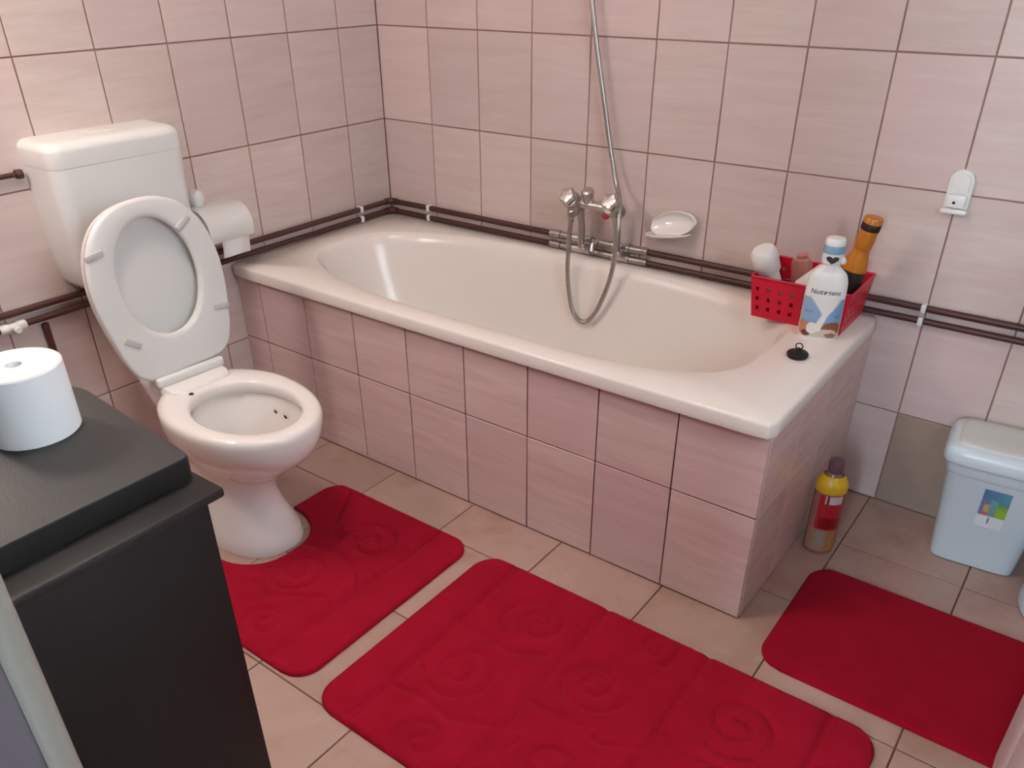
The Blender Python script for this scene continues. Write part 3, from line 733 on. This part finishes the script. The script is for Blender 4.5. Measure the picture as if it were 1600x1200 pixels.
# ------------------------------------------------------------------ red rugs
def groove_height(P, segs, depth, width):
    """P (n,2); segs list of polylines -> depth field"""
    d = np.full(len(P), 9.0)
    for pl_ in segs:
        A = np.array(pl_)
        for a, b in zip(A[:-1], A[1:]):
            ab = b - a; L2 = (ab @ ab) + 1e-12
            t = np.clip(((P - a) @ ab) / L2, 0, 1)
            d = np.minimum(d, np.linalg.norm(P - (a + t[:, None] * ab), axis=1))
    return -depth * np.exp(-(d / width) ** 2)
def spiral(cx, cy, r, turns=1.6, sgn=1, a0=0.0, tail=None):
    pts = []
    for k in range(29):
        t = k / 28
        rr = r * (0.16 + 0.84 * t); a = a0 + sgn * turns * 2 * math.pi * t
        pts.append((cx + rr * math.cos(a), cy + rr * math.sin(a)))
    if tail: pts += tail
    return pts
def rug(name, label, x0, x1, y0, y1, M, grooves, th=0.013, left=None, rc=0.055, step=0.005, group=None, edge_groove=True):
    ny = int((y1 - y0) / step); nx = int((x1 - x0) / step)
    ys = np.linspace(y0, y1, ny + 1)
    def inset(y):
        d = min(y - y0, y1 - y)
        return rc - math.sqrt(max(rc * rc - (rc - d) ** 2, 0)) if d < rc else 0.0
    rows = []
    for y in ys:
        a = x0 + inset(y); b = x1 - inset(y)
        if left: a = max(a, left(y))
        e = 0.5 - 0.5 * np.cos(np.pi * np.linspace(0, 1, nx + 1))
        lin_ = np.linspace(0, 1, nx + 1)
        rows.append(np.stack([a + (b - a) * (0.85 * lin_ + 0.15 * e), np.full(nx + 1, y)], 1))
    P = np.concatenate(rows)
    z = np.full(len(P), th)
    if grooves: z = z + groove_height(P, grooves, 0.0080, 0.0070)
    rng = np.random.default_rng(3)
    z += rng.normal(0, 0.00025, len(P))
    # pillowy border
    xi = np.tile(np.arange(nx + 1), ny + 1); yi = np.repeat(np.arange(ny + 1), nx + 1)
    ed = np.minimum(np.minimum(xi, nx - xi), np.minimum(yi, ny - yi)).astype(float)
    z -= 0.006 * np.exp(-(ed / 1.1) ** 2)
    if edge_groove and grooves: z -= 0.0012 * np.exp(-((ed - 4.0) / 1.0) ** 2)
    cx, cy = (x0 + x1) / 2, (y0 + y1) / 2
    v = [(p[0] - cx, p[1] - cy, zz) for p, zz in zip(P, z)]
    nb = len(v)
    f = []
    W = nx + 1
    for j in range(ny):
        for i in range(nx):
            f.append((j * W + i, j * W + i + 1, (j + 1) * W + i + 1, (j + 1) * W + i))
    per = [i for i in range(W)] + [j * W + nx for j in range(1, ny + 1)] + [ny * W + i for i in range(nx - 1, -1, -1)] + [j * W for j in range(ny - 1, 0, -1)]
    for k in per: v.append((v[k][0], v[k][1], 0.0005))
    for k in range(len(per)):
        k2 = (k + 1) % len(per)
        f.append((per[k2], per[k], nb + k, nb + k2))
    me = mesh(name, v, f, fix=False)
    o = link(name, me, None, (cx, cy, 0.0), None, M)
    tag(o, label, 'rug', 'red bath rugs'); return o
def cut(y):
    # U-shaped cut-out for the toilet foot
    d = (y + 1.145) / 0.135
    return 0.53 + (0.15 * math.sqrt(max(0.0, 1 - abs(d) ** 2.6)) if abs(d) < 1 else 0.0)
tl = [[(0.935, -0.86), (0.930, -1.42)], [(0.60, -0.86), (0.68, -0.99)], [(0.62, -1.30), (0.60, -1.42)]]
sp1 = [spiral(0.818, -0.998, 0.085, 1.5, 1, 0.5), spiral(0.760, -1.185, 0.080, 1.6, -1, 1.2), spiral(0.835, -1.362, 0.060, 1.4, 1, 2.0),
       [(0.70, -1.10), (0.78, -1.08), (0.88, -1.10), (0.93, -1.15)], [(0.70, -1.28), (0.76, -1.30), (0.80, -1.27), (0.88, -1.22), (0.93, -1.24)]]
rug('contour_rug', 'short red rug with a cut-out round the toilet foot', 0.53, 1.045, -1.435, -0.848, M_RUG, tl + sp1, left=cut, rc=0.06)
tl2 = [[(x, -0.855), (x + 0.006, -1.45)] for x in (1.190, 1.452, 1.708, 1.975)]
sp2_ = [spiral(1.345, -0.985, 0.085, 1.6, 1, 0.4), spiral(1.300, -1.200, 0.088, 1.6, -1, 1.2), spiral(1.350, -1.395, 0.060, 1.3, 1, 2.4), spiral(1.545, -1.070, 0.080, 1.6, 1, 2.6), spiral(1.585, -1.300, 0.085, 1.6, -1, 0.4),
        spiral(1.605, -0.900, 0.050, 1.3, -1, 1.0), spiral(1.835, -0.990, 0.085, 1.6, -1, 1.8), spiral(1.84, -1.22, 0.088, 1.6, 1, 0.2), spiral(1.84, -1.40, 0.055, 1.3, -1, 0.2),
        [(1.20, -1.10), (1.27, -1.09), (1.35, -1.10), (1.42, -1.06)], [(1.21, -1.32), (1.27, -1.31), (1.36, -1.32), (1.45, -1.28)], [(1.46, -1.19), (1.55, -1.18), (1.64, -1.19), (1.70, -1.16)], [(1.71, -1.10), (1.79, -1.11), (1.90, -1.10), (1.97, -1.12)]]
rug('long_rug', 'long red bath rug embossed with scrolls in front of the bathtub', 1.095, 2.072, -1.452, -0.850, M_RUG, tl2 + sp2_, rc=0.062)
rug('plain_rug', 'plain red rug at the right in front of the waste bin', 1.785, 2.40, -0.795, -0.393, M_RUG3, None, rc=0.060, th=0.011)

# ------------------------------------------------------------------ things on the corner of the bathtub
def text_mesh(body, size, fn, M, name, parent, extrude=0.0):
    cu = bpy.data.curves.new('txt', 'FONT'); cu.body = body; cu.size = size; cu.align_x = 'CENTER'; cu.extrude = extrude; cu.resolution_u = 3; cu.shear = 0.12
    ob = bpy.data.objects.new('txt', cu); COL.objects.link(ob)
    bpy.context.view_layer.update()
    me = bpy.data.meshes.new_from_object(ob.evaluated_get(bpy.context.evaluated_depsgraph_get()))
    bpy.data.objects.remove(ob)
    for vv in me.vertices: vv.co = Vector(fn(vv.co.x, vv.co.y))
    me.name = name
    me.materials.clear()
    return link(name, me, parent, M=M)
def print_patch(name, nu, nv, pos, colf, parent):
    v = [pos(i / nu, j / nv) for j in range(nv + 1) for i in range(nu + 1)]
    f = [(j * (nu + 1) + i, j * (nu + 1) + i + 1, (j + 1) * (nu + 1) + i + 1, (j + 1) * (nu + 1) + i) for j in range(nv) for i in range(nu)]
    me = mesh(name, v, f, fix=False)
    ca = me.color_attributes.new('print', 'FLOAT_COLOR', 'POINT')
    k = 0
    for j in range(nv + 1):
        for i in range(nu + 1):
            ca.data[k].color = lin(colf(i / nu, j / nv)); k += 1
    return link(name, me, parent, M=M_PRINT)
def mixc(a, b, t): t = max(0, min(1, t)); return tuple(a[k] + (b[k] - a[k]) * t for k in range(3))

# red perforated basket
bk = thing('red_basket', 'red perforated plastic basket on the back right corner of the bathtub', 'basket', (1.560, -0.106, TZ), (0, 0, 0))
BW, BD, BH, BT = 0.112, 0.086, 0.105, 0.0022
def bpt(side, u, z, inner=0.0):
    """point on wall `side`; u -1..1; walls flare outwards with height"""
    g = 1.0 + 0.10 * (z / BH)
    w, d = BW * g - inner, BD * g - inner
    return {0: (u * w, -d, z), 1: (w, u * d, z), 2: (-u * w, d, z), 3: (-w, -u * d, z)}[side]
def perforated(side, cols, rows):
    us = [-1.0]; span = 2.0 / cols
    for k in range(cols): us += [-1 + span * (k + 0.34), -1 + span * (k + 0.66)]
    us.append(1.0)
    zs = [0.0]
    zr = (BH - 0.03) / rows
    for k in range(rows): zs += [0.012 + zr * (k + 0.30), 0.012 + zr * (k + 0.72)]
    zs.append(BH)
    v, f = [], []
    nu = len(us)
    for inner in (0.0, BT):
        for z in zs:
            for u in us: v.append(bpt(side, u, z, inner))
    off = nu * len(zs)
    def hole_at(i, j): return i % 2 == 1 and j % 2 == 1 and 0 < i < nu - 2 + 1 and j < len(zs) - 1
    for j in range(len(zs) - 1):
        for i in range(nu - 1):
            a, b, c_, d = j * nu + i, j * nu + i + 1, (j + 1) * nu + i + 1, (j + 1) * nu + i
            if hole_at(i, j):
                for p, q_ in ((a, b), (b, c_), (c_, d), (d, a)): f.append((q_, p, off + p, off + q_))
            else:
                f.append((a, b, c_, d)); f.append((off + d, off + c_, off + b, off + a))
    return mesh('side_panel', v, f, smooth=False, fix=False)
for s_, n_ in ((0, 8), (1, 6), (2, 8), (3, 6)):
    link('side_panel', perforated(s_, n_, 3), bk, M=M_RED)
box('bottom', (-BW, -BD, 0.0), (BW, BD, 0.003), M_RED, bk)
rimp = []
for s_ in range(4): rimp += [bpt(s_, -0.97, BH), bpt(s_, 0.97, BH)]
rimp.append(rimp[0])
tube('rim', rimp, 0.0034, M_RED, bk, n=8)

# white lotion bottle standing in front of the basket
LBX, LBY = 1.630, -0.2290
lb = thing('lotion_bottle', 'white bottle with blue coconut label standing before the red basket', 'bottle', (LBX, LBY, TZ), (0, 0, math.radians(16)))
HX, HY = 0.046, 0.021
def bw(z):
    """half width as a function of height"""
    P = [(0, 0.93), (0.004, 0.99), (0.012, 1.0), (0.06, 1.0), (0.10, 1.0), (0.135, 0.98), (0.150, 0.92), (0.162, 0.78), (0.170, 0.58), (0.175, 0.46), (0.178, 0.42), (0.188, 0.42)]
    for (a, b), (c_, d) in zip(P[:-1], P[1:]):
        if z <= c_: return b + (d - b) * (z - a) / (c_ - a)
    return 0.42
rings = []
for z in (0, 0.002, 0.006, 0.012, 0.04, 0.08, 0.12, 0.135, 0.145, 0.153, 0.160, 0.166, 0.171, 0.175, 0.179, 0.186):
    w = bw(z)
    hy = HY * (w if w > 0.6 else max(w, 0.75))
    rings.append([(HX * w * math.copysign(abs(math.cos(t)) ** 0.8, math.cos(t)), hy * math.copysign(abs(math.sin(t)) ** 0.9, math.sin(t)), z) for t in [2 * math.pi * k / 48 for k in range(48)]])
v, f = loft(rings)
auto(link('body', mesh('body', v, f), lb, M=M_PLASTIC), 60)
lathe('cap', [(0.0225, 0.184), (0.0235, 0.187), (0.0232, 0.206), (0.0225, 0.2065), (0.0225, 0.2205), (0.0228, 0.221), (0.0225, 0.237), (0.019, 0.241), (0.0, 0.242)], M_PLASTIC, lb, n=32, sy=0.9, cap1=False)
lathe('blue_band', [(0.0234, 0.207), (0.0238, 0.208), (0.0238, 0.224), (0.0234, 0.225)], M_BLUECAP, lb, n=32, sy=0.9, cap0=False, cap1=False)
lathe('spout_lip', [(0.004, 0.0), (0.009, 0.002), (0.010, 0.008), (0.006, 0.013), (0.0, 0.014)], M_PLASTIC, lb, n=16, loc=(0.017, -0.004, 0.188), rot=(0, math.radians(60), 0), cap1=False)
def front(u, z, off=0.0006):
    """u -1..1 across the front face"""
    t = -math.pi / 2 + u * 1.25
    w = bw(z); hy = HY * (w if w > 0.6 else max(w, 0.75))
    x = (HX * w + off) * math.copysign(abs(math.cos(t)) ** 0.8, math.cos(t))
    y = (hy + off) * math.copysign(abs(math.sin(t)) ** 0.9, math.sin(t))
    return (x, y, z)
def label_col(u, v_):
    x = u * 2 - 1; z = v_
    blue = mixc((150, 178, 204), (112, 150, 190), (x + 1) / 2)
    brown, brown2, white, cream = (142, 86, 60), (104, 56, 36), (228, 224, 218), (206, 190, 172)
    col = blue if z > 0.40 else cream
    if 0.30 < z <= 0.42: col = mixc((128, 134, 130), blue, (z - 0.30) / 0.12)
    # coconut halves
    if ((x - 0.52) / 0.46) ** 2 + ((z - 0.24) / 0.17) ** 2 < 1: col = brown
    if ((x - 0.30) / 0.52) ** 2 + ((z - 0.10) / 0.12) ** 2 < 1: col = cream
    if ((x - 0.48) / 0.30) ** 2 + ((z - 0.07) / 0.06) ** 2 < 1: col = (150, 108, 98)
    if ((x + 0.68) / 0.34) ** 2 + ((z - 0.22) / 0.17) ** 2 < 1: col = (186, 124, 92)
    if ((x + 0.46) / 0.24) ** 2 + ((z - 0.08) / 0.07) ** 2 < 1: col = brown2
    if ((x + 0.22) / 0.24) ** 2 + ((z - 0.22) / 0.14) ** 2 < 1: col = white
    # pouring milk: a funnel that narrows and then runs down
    cx_ = 0.05 + 0.10 * math.sin((z - 0.45) * 5)
    hw = 0.10 + 0.62 * max(0, (z - 0.55) / 0.45) ** 1.3
    if z > 0.18 and abs(x - cx_) < hw: col = mixc(white, col, (abs(x - cx_) / hw - 0.75) / 0.25)
    if z > 0.96: col = white
    return col
print_patch('front_label', 56, 48, lambda u, w_: front(u * 2 - 1, 0.006 + 0.100 * w_), label_col, lb)
def on_front(z0):
    return lambda x, y: front(x / 0.052, z0 + y, 0.0012)
text_mesh('Nutrient', 0.0165, on_front(0.113), M_INK, 'brand_lettering', lb)
text_mesh('coco', 0.012, lambda x, y: front((x - 0.027) / 0.052, 0.066 + y, 0.0014), M_BLUEINK, 'small_lettering', lb)
text_mesh('milk', 0.010, lambda x, y: front((x + 0.031) / 0.052, 0.058 + y, 0.0014), M_BLUEINK, 'small_lettering', lb)
# dark heart mark on the neck
hv = []
for k in range(28):
    t = 2 * math.pi * k / 28
    hv.append((16 * math.sin(t) ** 3 / 17.0, (13 * math.cos(t) - 5 * math.cos(2 * t) - 2 * math.cos(3 * t) - math.cos(4 * t)) / 17.0))
def neck_pt(x, y):
    a = -math.pi / 2 + x / 0.0234
    return (0.0245 * math.cos(a), 0.0245 * 0.9 * math.sin(a) - 0.0002, 0.195 + y)
v = [neck_pt(0, 0)]; f = [(0, 1 + k, 1 + (k + 1) % 28) for k in range(28)]
for q_ in (0.25, 0.5, 0.75, 1.0): v += [neck_pt(0.0150 * x * q_, 0.0110 * y * q_) for x, y in hv]
for r_ in range(3):
    for k in range(28): f.append((1 + r_ * 28 + k, 1 + (r_ + 1) * 28 + k, 1 + (r_ + 1) * 28 + (k + 1) % 28, 1 + r_ * 28 + (k + 1) % 28))
link('heart_mark', mesh('heart_mark', v, f, smooth=False, fix=False), lb, M=M_INK)

# things standing or lying in the basket
BZ = TZ + 0.0035
wc = thing('cream_bottle', 'white capped bottle leaning in the left side of the red basket', 'bottle', (1.488, -0.112, BZ + 0.009), (math.radians(22), math.radians(-15), 0))
lathe('body', [(0.022, 0.0), (0.024, 0.003), (0.024, 0.10), (0.020, 0.112), (0.016, 0.116)], M_PLASTIC, wc, n=28, sy=0.8)
lathe('cap', [(0.027, 0.108), (0.0305, 0.112), (0.0325, 0.150), (0.0315, 0.166), (0.026, 0.173), (0.0, 0.175)], M_PLASTIC, wc, n=32, cap1=False)
pk = thing('pink_tube', 'pink bottle beside the white capped bottle in the red basket', 'bottle', (1.532, -0.075, BZ + 0.004), (math.radians(8), math.radians(-5), 0))
lathe('body', [(0.024, 0.0), (0.026, 0.004), (0.026, 0.118), (0.022, 0.130), (0.012, 0.135)], M_PINK, pk, n=28, sy=0.8)
lathe('cap', [(0.013, 0.134), (0.013, 0.142), (0.0, 0.143)], M_PINK, pk, n=20, cap1=False)
wt = thing('white_tube', 'white tube lying slanted across the red basket behind the lotion bottle', 'tube', (1.528, -0.150, BZ + 0.060), (math.radians(8), math.radians(47), 0))
rings = []
for z, a, b_ in ((0.0, 0.016, 0.016), (0.006, 0.018, 0.018), (0.028, 0.018, 0.018), (0.030, 0.022, 0.020), (0.07, 0.024, 0.015), (0.098, 0.026, 0.006), (0.108, 0.026, 0.002)):
    rings.append([(a * math.cos(2 * math.pi * k / 28), b_ * math.sin(2 * math.pi * k / 28), z) for k in range(28)])
v, f = loft(rings)
auto(link('tube_body', mesh('tube_body', v, f), wt, M=M_PLASTIC), 50)
ab = thing('amber_bottle', 'amber brown bottle with dark cap band leaning in the basket', 'bottle', (1.630, -0.112, BZ + 0.0045), (math.radians(2), math.radians(10), 0))
lathe('body', [(0.026, 0.0), (0.029, 0.004), (0.030, 0.03), (0.030, 0.115), (0.030, 0.140), (0.027, 0.158), (0.021, 0.176), (0.0195, 0.186), (0.0195, 0.19)], M_AMBER, ab, n=36, sy=0.8)
lathe('dark_label', [(0.0303, 0.02), (0.0308, 0.022), (0.0308, 0.134), (0.0303, 0.136)], M_DARKLABEL, ab, n=36, sy=0.8, cap0=False, cap1=False)
lathe('cap', [(0.0198, 0.19), (0.0208, 0.192), (0.0222, 0.262), (0.020, 0.266), (0.0, 0.267)], M_AMBER, ab, n=32, sy=0.9, cap1=False)
lathe('cap_band', [(0.0218, 0.236), (0.0224, 0.237), (0.0226, 0.252), (0.0221, 0.253)], M_DARKLABEL, ab, n=32, sy=0.9, cap0=False, cap1=False)

# ------------------------------------------------------------------ cleaner bottle on the floor by the end of the bath
fb = thing('cleaner_bottle', 'clear bottle with yellow collar and red label on the floor', 'bottle', (1.762, -0.318, 0.0), (0, 0, math.radians(20)))
lathe('body', [(0.032, 0.0), (0.036, 0.004), (0.037, 0.015), (0.037, 0.185), (0.035, 0.195), (0.024, 0.222), (0.018, 0.230), (0.016, 0.24)], M_CLEARBOTTLE, fb, n=40, sy=0.85)
lathe('collar', [(0.0372, 0.182), (0.0385, 0.185), (0.0385, 0.200), (0.0368, 0.206), (0.034, 0.212), (0.028, 0.222), (0.024, 0.226)], M_YELLOW, fb, n=40, sy=0.87, cap0=False, cap1=False)
lathe('cap', [(0.017, 0.234), (0.0185, 0.236), (0.0185, 0.262), (0.017, 0.266), (0.0, 0.267)], M_MAUVECAP, fb, n=28, cap1=False)
def fpos(u, w_):
    a = -math.pi / 2 - 1.15 + 2.2 * u
    return (0.0374 * math.cos(a), 0.0374 * 0.85 * math.sin(a), 0.012 + 0.166 * w_)
def fcol(u, w_):
    red, dred, cream, wht = (176, 34, 46), (138, 16, 20), (166, 128, 104), (206, 196, 190)
    if w_ < 0.40:
        if 0.34 < u < 0.62 and 0.10 < w_ < 0.34: return (150, 140, 130)
        return cream if u < 0.62 else (168, 120, 74)
    c_ = red if u > 0.22 else (170, 110, 100)
    if 0.34 < u and 0.42 < w_ < 0.62: c_ = dred
    if w_ > 0.86 and 0.40 < u < 0.92: c_ = wht if not (0.44 < u < 0.52) else (90, 30, 44)
    return c_
print_patch('label', 44, 40, fpos, fcol, fb)

# ------------------------------------------------------------------ waste bin
bn = thing('waste_bin', 'pale grey plastic waste bin with lid by the back wall', 'bin', (2.088, -0.102, 0.0), (0, 0, math.radians(4.5)))
def rr4(a, b, z, e=7): return polar_se(64, a, b, 0, 0, z, e)
rings = [rr4(0.085, 0.062, 0.0), rr4(0.094, 0.070, 0.003), rr4(0.0955, 0.0715, 0.010), rr4(0.115, 0.083, 0.250), rr4(0.116, 0.084, 0.252), rr4(0.119, 0.087, 0.256), rr4(0.121, 0.088, 0.284), rr4(0.112, 0.083, 0.282), rr4(0.095, 0.070, 0.012), rr4(0.05, 0.04, 0.010)]
v, f = loft(rings)
auto(link('bucket', mesh('bucket', v, f), bn, M=M_BIN), 50)
rings = [rr4(0.119, 0.086, 0.280), rr4(0.128, 0.094, 0.282), rr4(0.131, 0.0955, 0.287), rr4(0.131, 0.0955, 0.306), rr4(0.126, 0.091, 0.319), rr4(0.116, 0.082, 0.326)]
v, f = loft(rings, True, False, True)
auto(link('lid', mesh('lid', v, f), bn, M=M_BIN), 60)
rings = [rr4(0.108, 0.075, 0.3255), rr4(0.107, 0.074, 0.3285), rr4(0.098, 0.067, 0.332), rr4(0.05, 0.035, 0.334)]
v, f = loft(rings)
auto(link('lid_panel', mesh('lid_panel', v, f), bn, M=M_BINLID), 60)
def spos(u, w_):
    z = 0.128 + 0.106 * w_
    y = -(0.0715 + (0.083 - 0.0715) * (z - 0.01) / 0.24) - 0.0009
    return (-0.022 + 0.058 * u, y, z)
def scol(u, w_):
    if w_ < 0.33:
        return (226, 232, 236) if not (0.42 < u < 0.50 and 0.10 < w_ < 0.28) else (120, 136, 150)
    if w_ > 0.74: return mixc((86, 128, 164), (96, 158, 176), u)
    if u > 0.62: return mixc((150, 196, 60), (92, 140, 150), (w_ - 0.5) / 0.24)
    if u > 0.36: return mixc((120, 160, 150), (110, 170, 176), (w_ - 0.4) / 0.3)
    if w_ < 0.43 and u > 0.15: return (206, 110, 110)
    if u > 0.14 and w_ < 0.62: return (196, 176, 110)
    return (120, 130, 166)
print_patch('sticker', 30, 30, spos, scol, bn)

# ------------------------------------------------------------------ bucket, basin and white cupboard at the right edge
bu = thing('plastic_bucket', 'pale blue white round tub on the floor right of the bin', 'bucket', (2.378, -0.215, 0.0))
lathe('tub', [(0.0, 0.0), (0.158, 0.0), (0.166, 0.004), (0.168, 0.012), (0.164, 0.03), (0.166, 0.18), (0.166, 0.195), (0.168, 0.198), (0.168, 0.206), (0.160, 0.206), (0.158, 0.03), (0.0, 0.012)], M_BUCKET, bu, n=64, cap0=False, cap1=False)
lathe('rim', [(0.168, 0.192), (0.170, 0.195), (0.170, 0.209), (0.167, 0.212), (0.162, 0.209), (0.161, 0.204)], M_BUCKET, bu, n=64, cap0=False, cap1=False)

sk = thing('wash_basin', 'white wall hung wash basin at the far right edge', 'basin', (2.40, 0.0, 0.60))
rings = [polar_se(64, 0.10, 0.10, 0, -0.14, 0.0, 2.6), polar_se(64, 0.15, 0.14, 0, -0.17, 0.04, 2.6), polar_se(64, 0.24, 0.20, 0, -0.205, 0.13, 3), polar_se(64, 0.265, 0.215, 0, -0.22, 0.185, 3.4), polar_se(64, 0.27, 0.22, 0, -0.221, 0.20, 3.4),
         polar_se(64, 0.265, 0.215, 0, -0.221, 0.206, 3.4), polar_se(64, 0.225, 0.165, 0, -0.235, 0.204, 2.6), polar_se(64, 0.215, 0.155, 0, -0.235, 0.19, 2.5), polar_se(64, 0.16, 0.12, 0, -0.235, 0.11, 2.3), polar_se(64, 0.05, 0.04, 0, -0.235, 0.085, 2)]
v, f = loft(rings)
auto(link('bowl', mesh('bowl', v, f), sk, M=M_CERAMIC), 60)
tube('waste_pipe', [(0, -0.14, 0.005), (0, -0.14, -0.07), (0, -0.11, -0.10), (0, -0.01, -0.10)], 0.018, M_PLASTIC, sk, n=16)
lathe('tap_body', [(0.022, 0.204), (0.022, 0.21), (0.016, 0.214), (0.015, 0.27), (0.010, 0.275)], M_CHROME, sk, n=20, loc=(0, -0.05, 0))
tube('spout', [(0, -0.05, 0.25), (0, -0.10, 0.265), (0, -0.15, 0.255)], 0.010, M_CHROME, sk, n=14)

wcb = thing('white_cupboard', 'white cupboard whose edge shows at the lower right', 'cupboard', (2.50, -1.04, 0.0))
KX0, KX1, KY0, KY1, KH = 2.252, RW - 0.004, -1.24, -0.815, 0.84
def k_(x, y, z): return (x - 2.50, y + 1.04, z)
box('carcass', k_(KX0 + 0.018, KY0, 0.0), k_(KX1, KY1, KH), M_LACQUER, wcb, bev=0.003)
for ya, yb in ((KY0 + 0.002, -1.0295), (-1.0265, KY1 - 0.002)):
    box('door', k_(KX0, ya, 0.06), k_(KX0 + 0.017, yb, KH - 0.01), M_LACQUER, wcb, bev=0.004)
for yy in (-1.065, -0.992):
    lathe('knob', [(0.005, 0.0), (0.005, 0.010), (0.011, 0.014), (0.011, 0.020), (0.0, 0.022)], M_KNOB, wcb, n=18, loc=k_(KX0, yy, 0.62), rot=(0, -math.pi / 2, 0), cap1=False)
box('top_board', k_(KX0 - 0.004, KY0 - 0.004, KH), k_(KX1, KY1 + 0.004, KH + 0.018), M_LACQUER, wcb, bev=0.004)

# ------------------------------------------------------------------ the lamps that light the room (out of the frame)
cl = thing('ceiling_lamp', 'round opal ceiling lamp above the room', 'lamp', (0.95, -1.45, H))
M_OPAL = bpy.data.materials.new('lit_opal'); M_OPAL.use_nodes = True
_b = M_OPAL.node_tree.nodes['Principled BSDF']; _b.inputs['Emission Color'].default_value = (1.0, 0.8, 0.68, 1); _b.inputs['Emission Strength'].default_value = 3.0
lathe('lamp_base', [(0.10, 0.0), (0.10, -0.015), (0.02, -0.016)], M_PLASTIC, cl, n=32)
lathe('opal_shade', [(0.09, -0.016), (0.095, -0.03), (0.07, -0.05), (0.0, -0.058)], M_OPAL, cl, n=32, cap0=False, cap1=False)

# ------------------------------------------------------------------ pieces of a part become its sub-parts
def kids(root, name): return [o for o in root.children if o.name.split('.')[0] == name]
def under(root, part, *names):
    p = kids(root, part)[0]
    inv = p.matrix_basis.inverted()
    for nm in names:
        for ch in kids(root, nm):
            b = ch.matrix_basis.copy(); ch.parent = p; ch.matrix_basis = inv @ b
bpy.context.view_layer.update()
under(TO, 'seat', 'bumper'); under(TO, 'bowl', 'dark_mark', 'bolt_hole', 'water')
under(bn, 'bucket', 'sticker'); under(bn, 'lid', 'lid_panel')
under(lb, 'body', 'front_label', 'brand_lettering', 'small_lettering'); under(lb, 'cap', 'blue_band', 'heart_mark', 'spout_lip')
under(ab, 'body', 'dark_label'); under(ab, 'cap', 'cap_band'); under(fb, 'body', 'label')
under(hk, 'tongue', 'screw'); under(plug, 'stopper', 'pull_ring'); under(ci, 'cistern_lid', 'flush_button')
under(cb, 'top_lid', 'top_panel'); under(tr, 'roll', 'cardboard_core', 'loose_end'); under(hr, 'roll', 'loose_sheet')
under(hd, 'handle', 'spray_face'); under(th, 'cover', 'end_cheek'); under(wcb, 'door', 'knob')
for w_ in (win,): under(w_, 'frame', 'mullion') if False else None
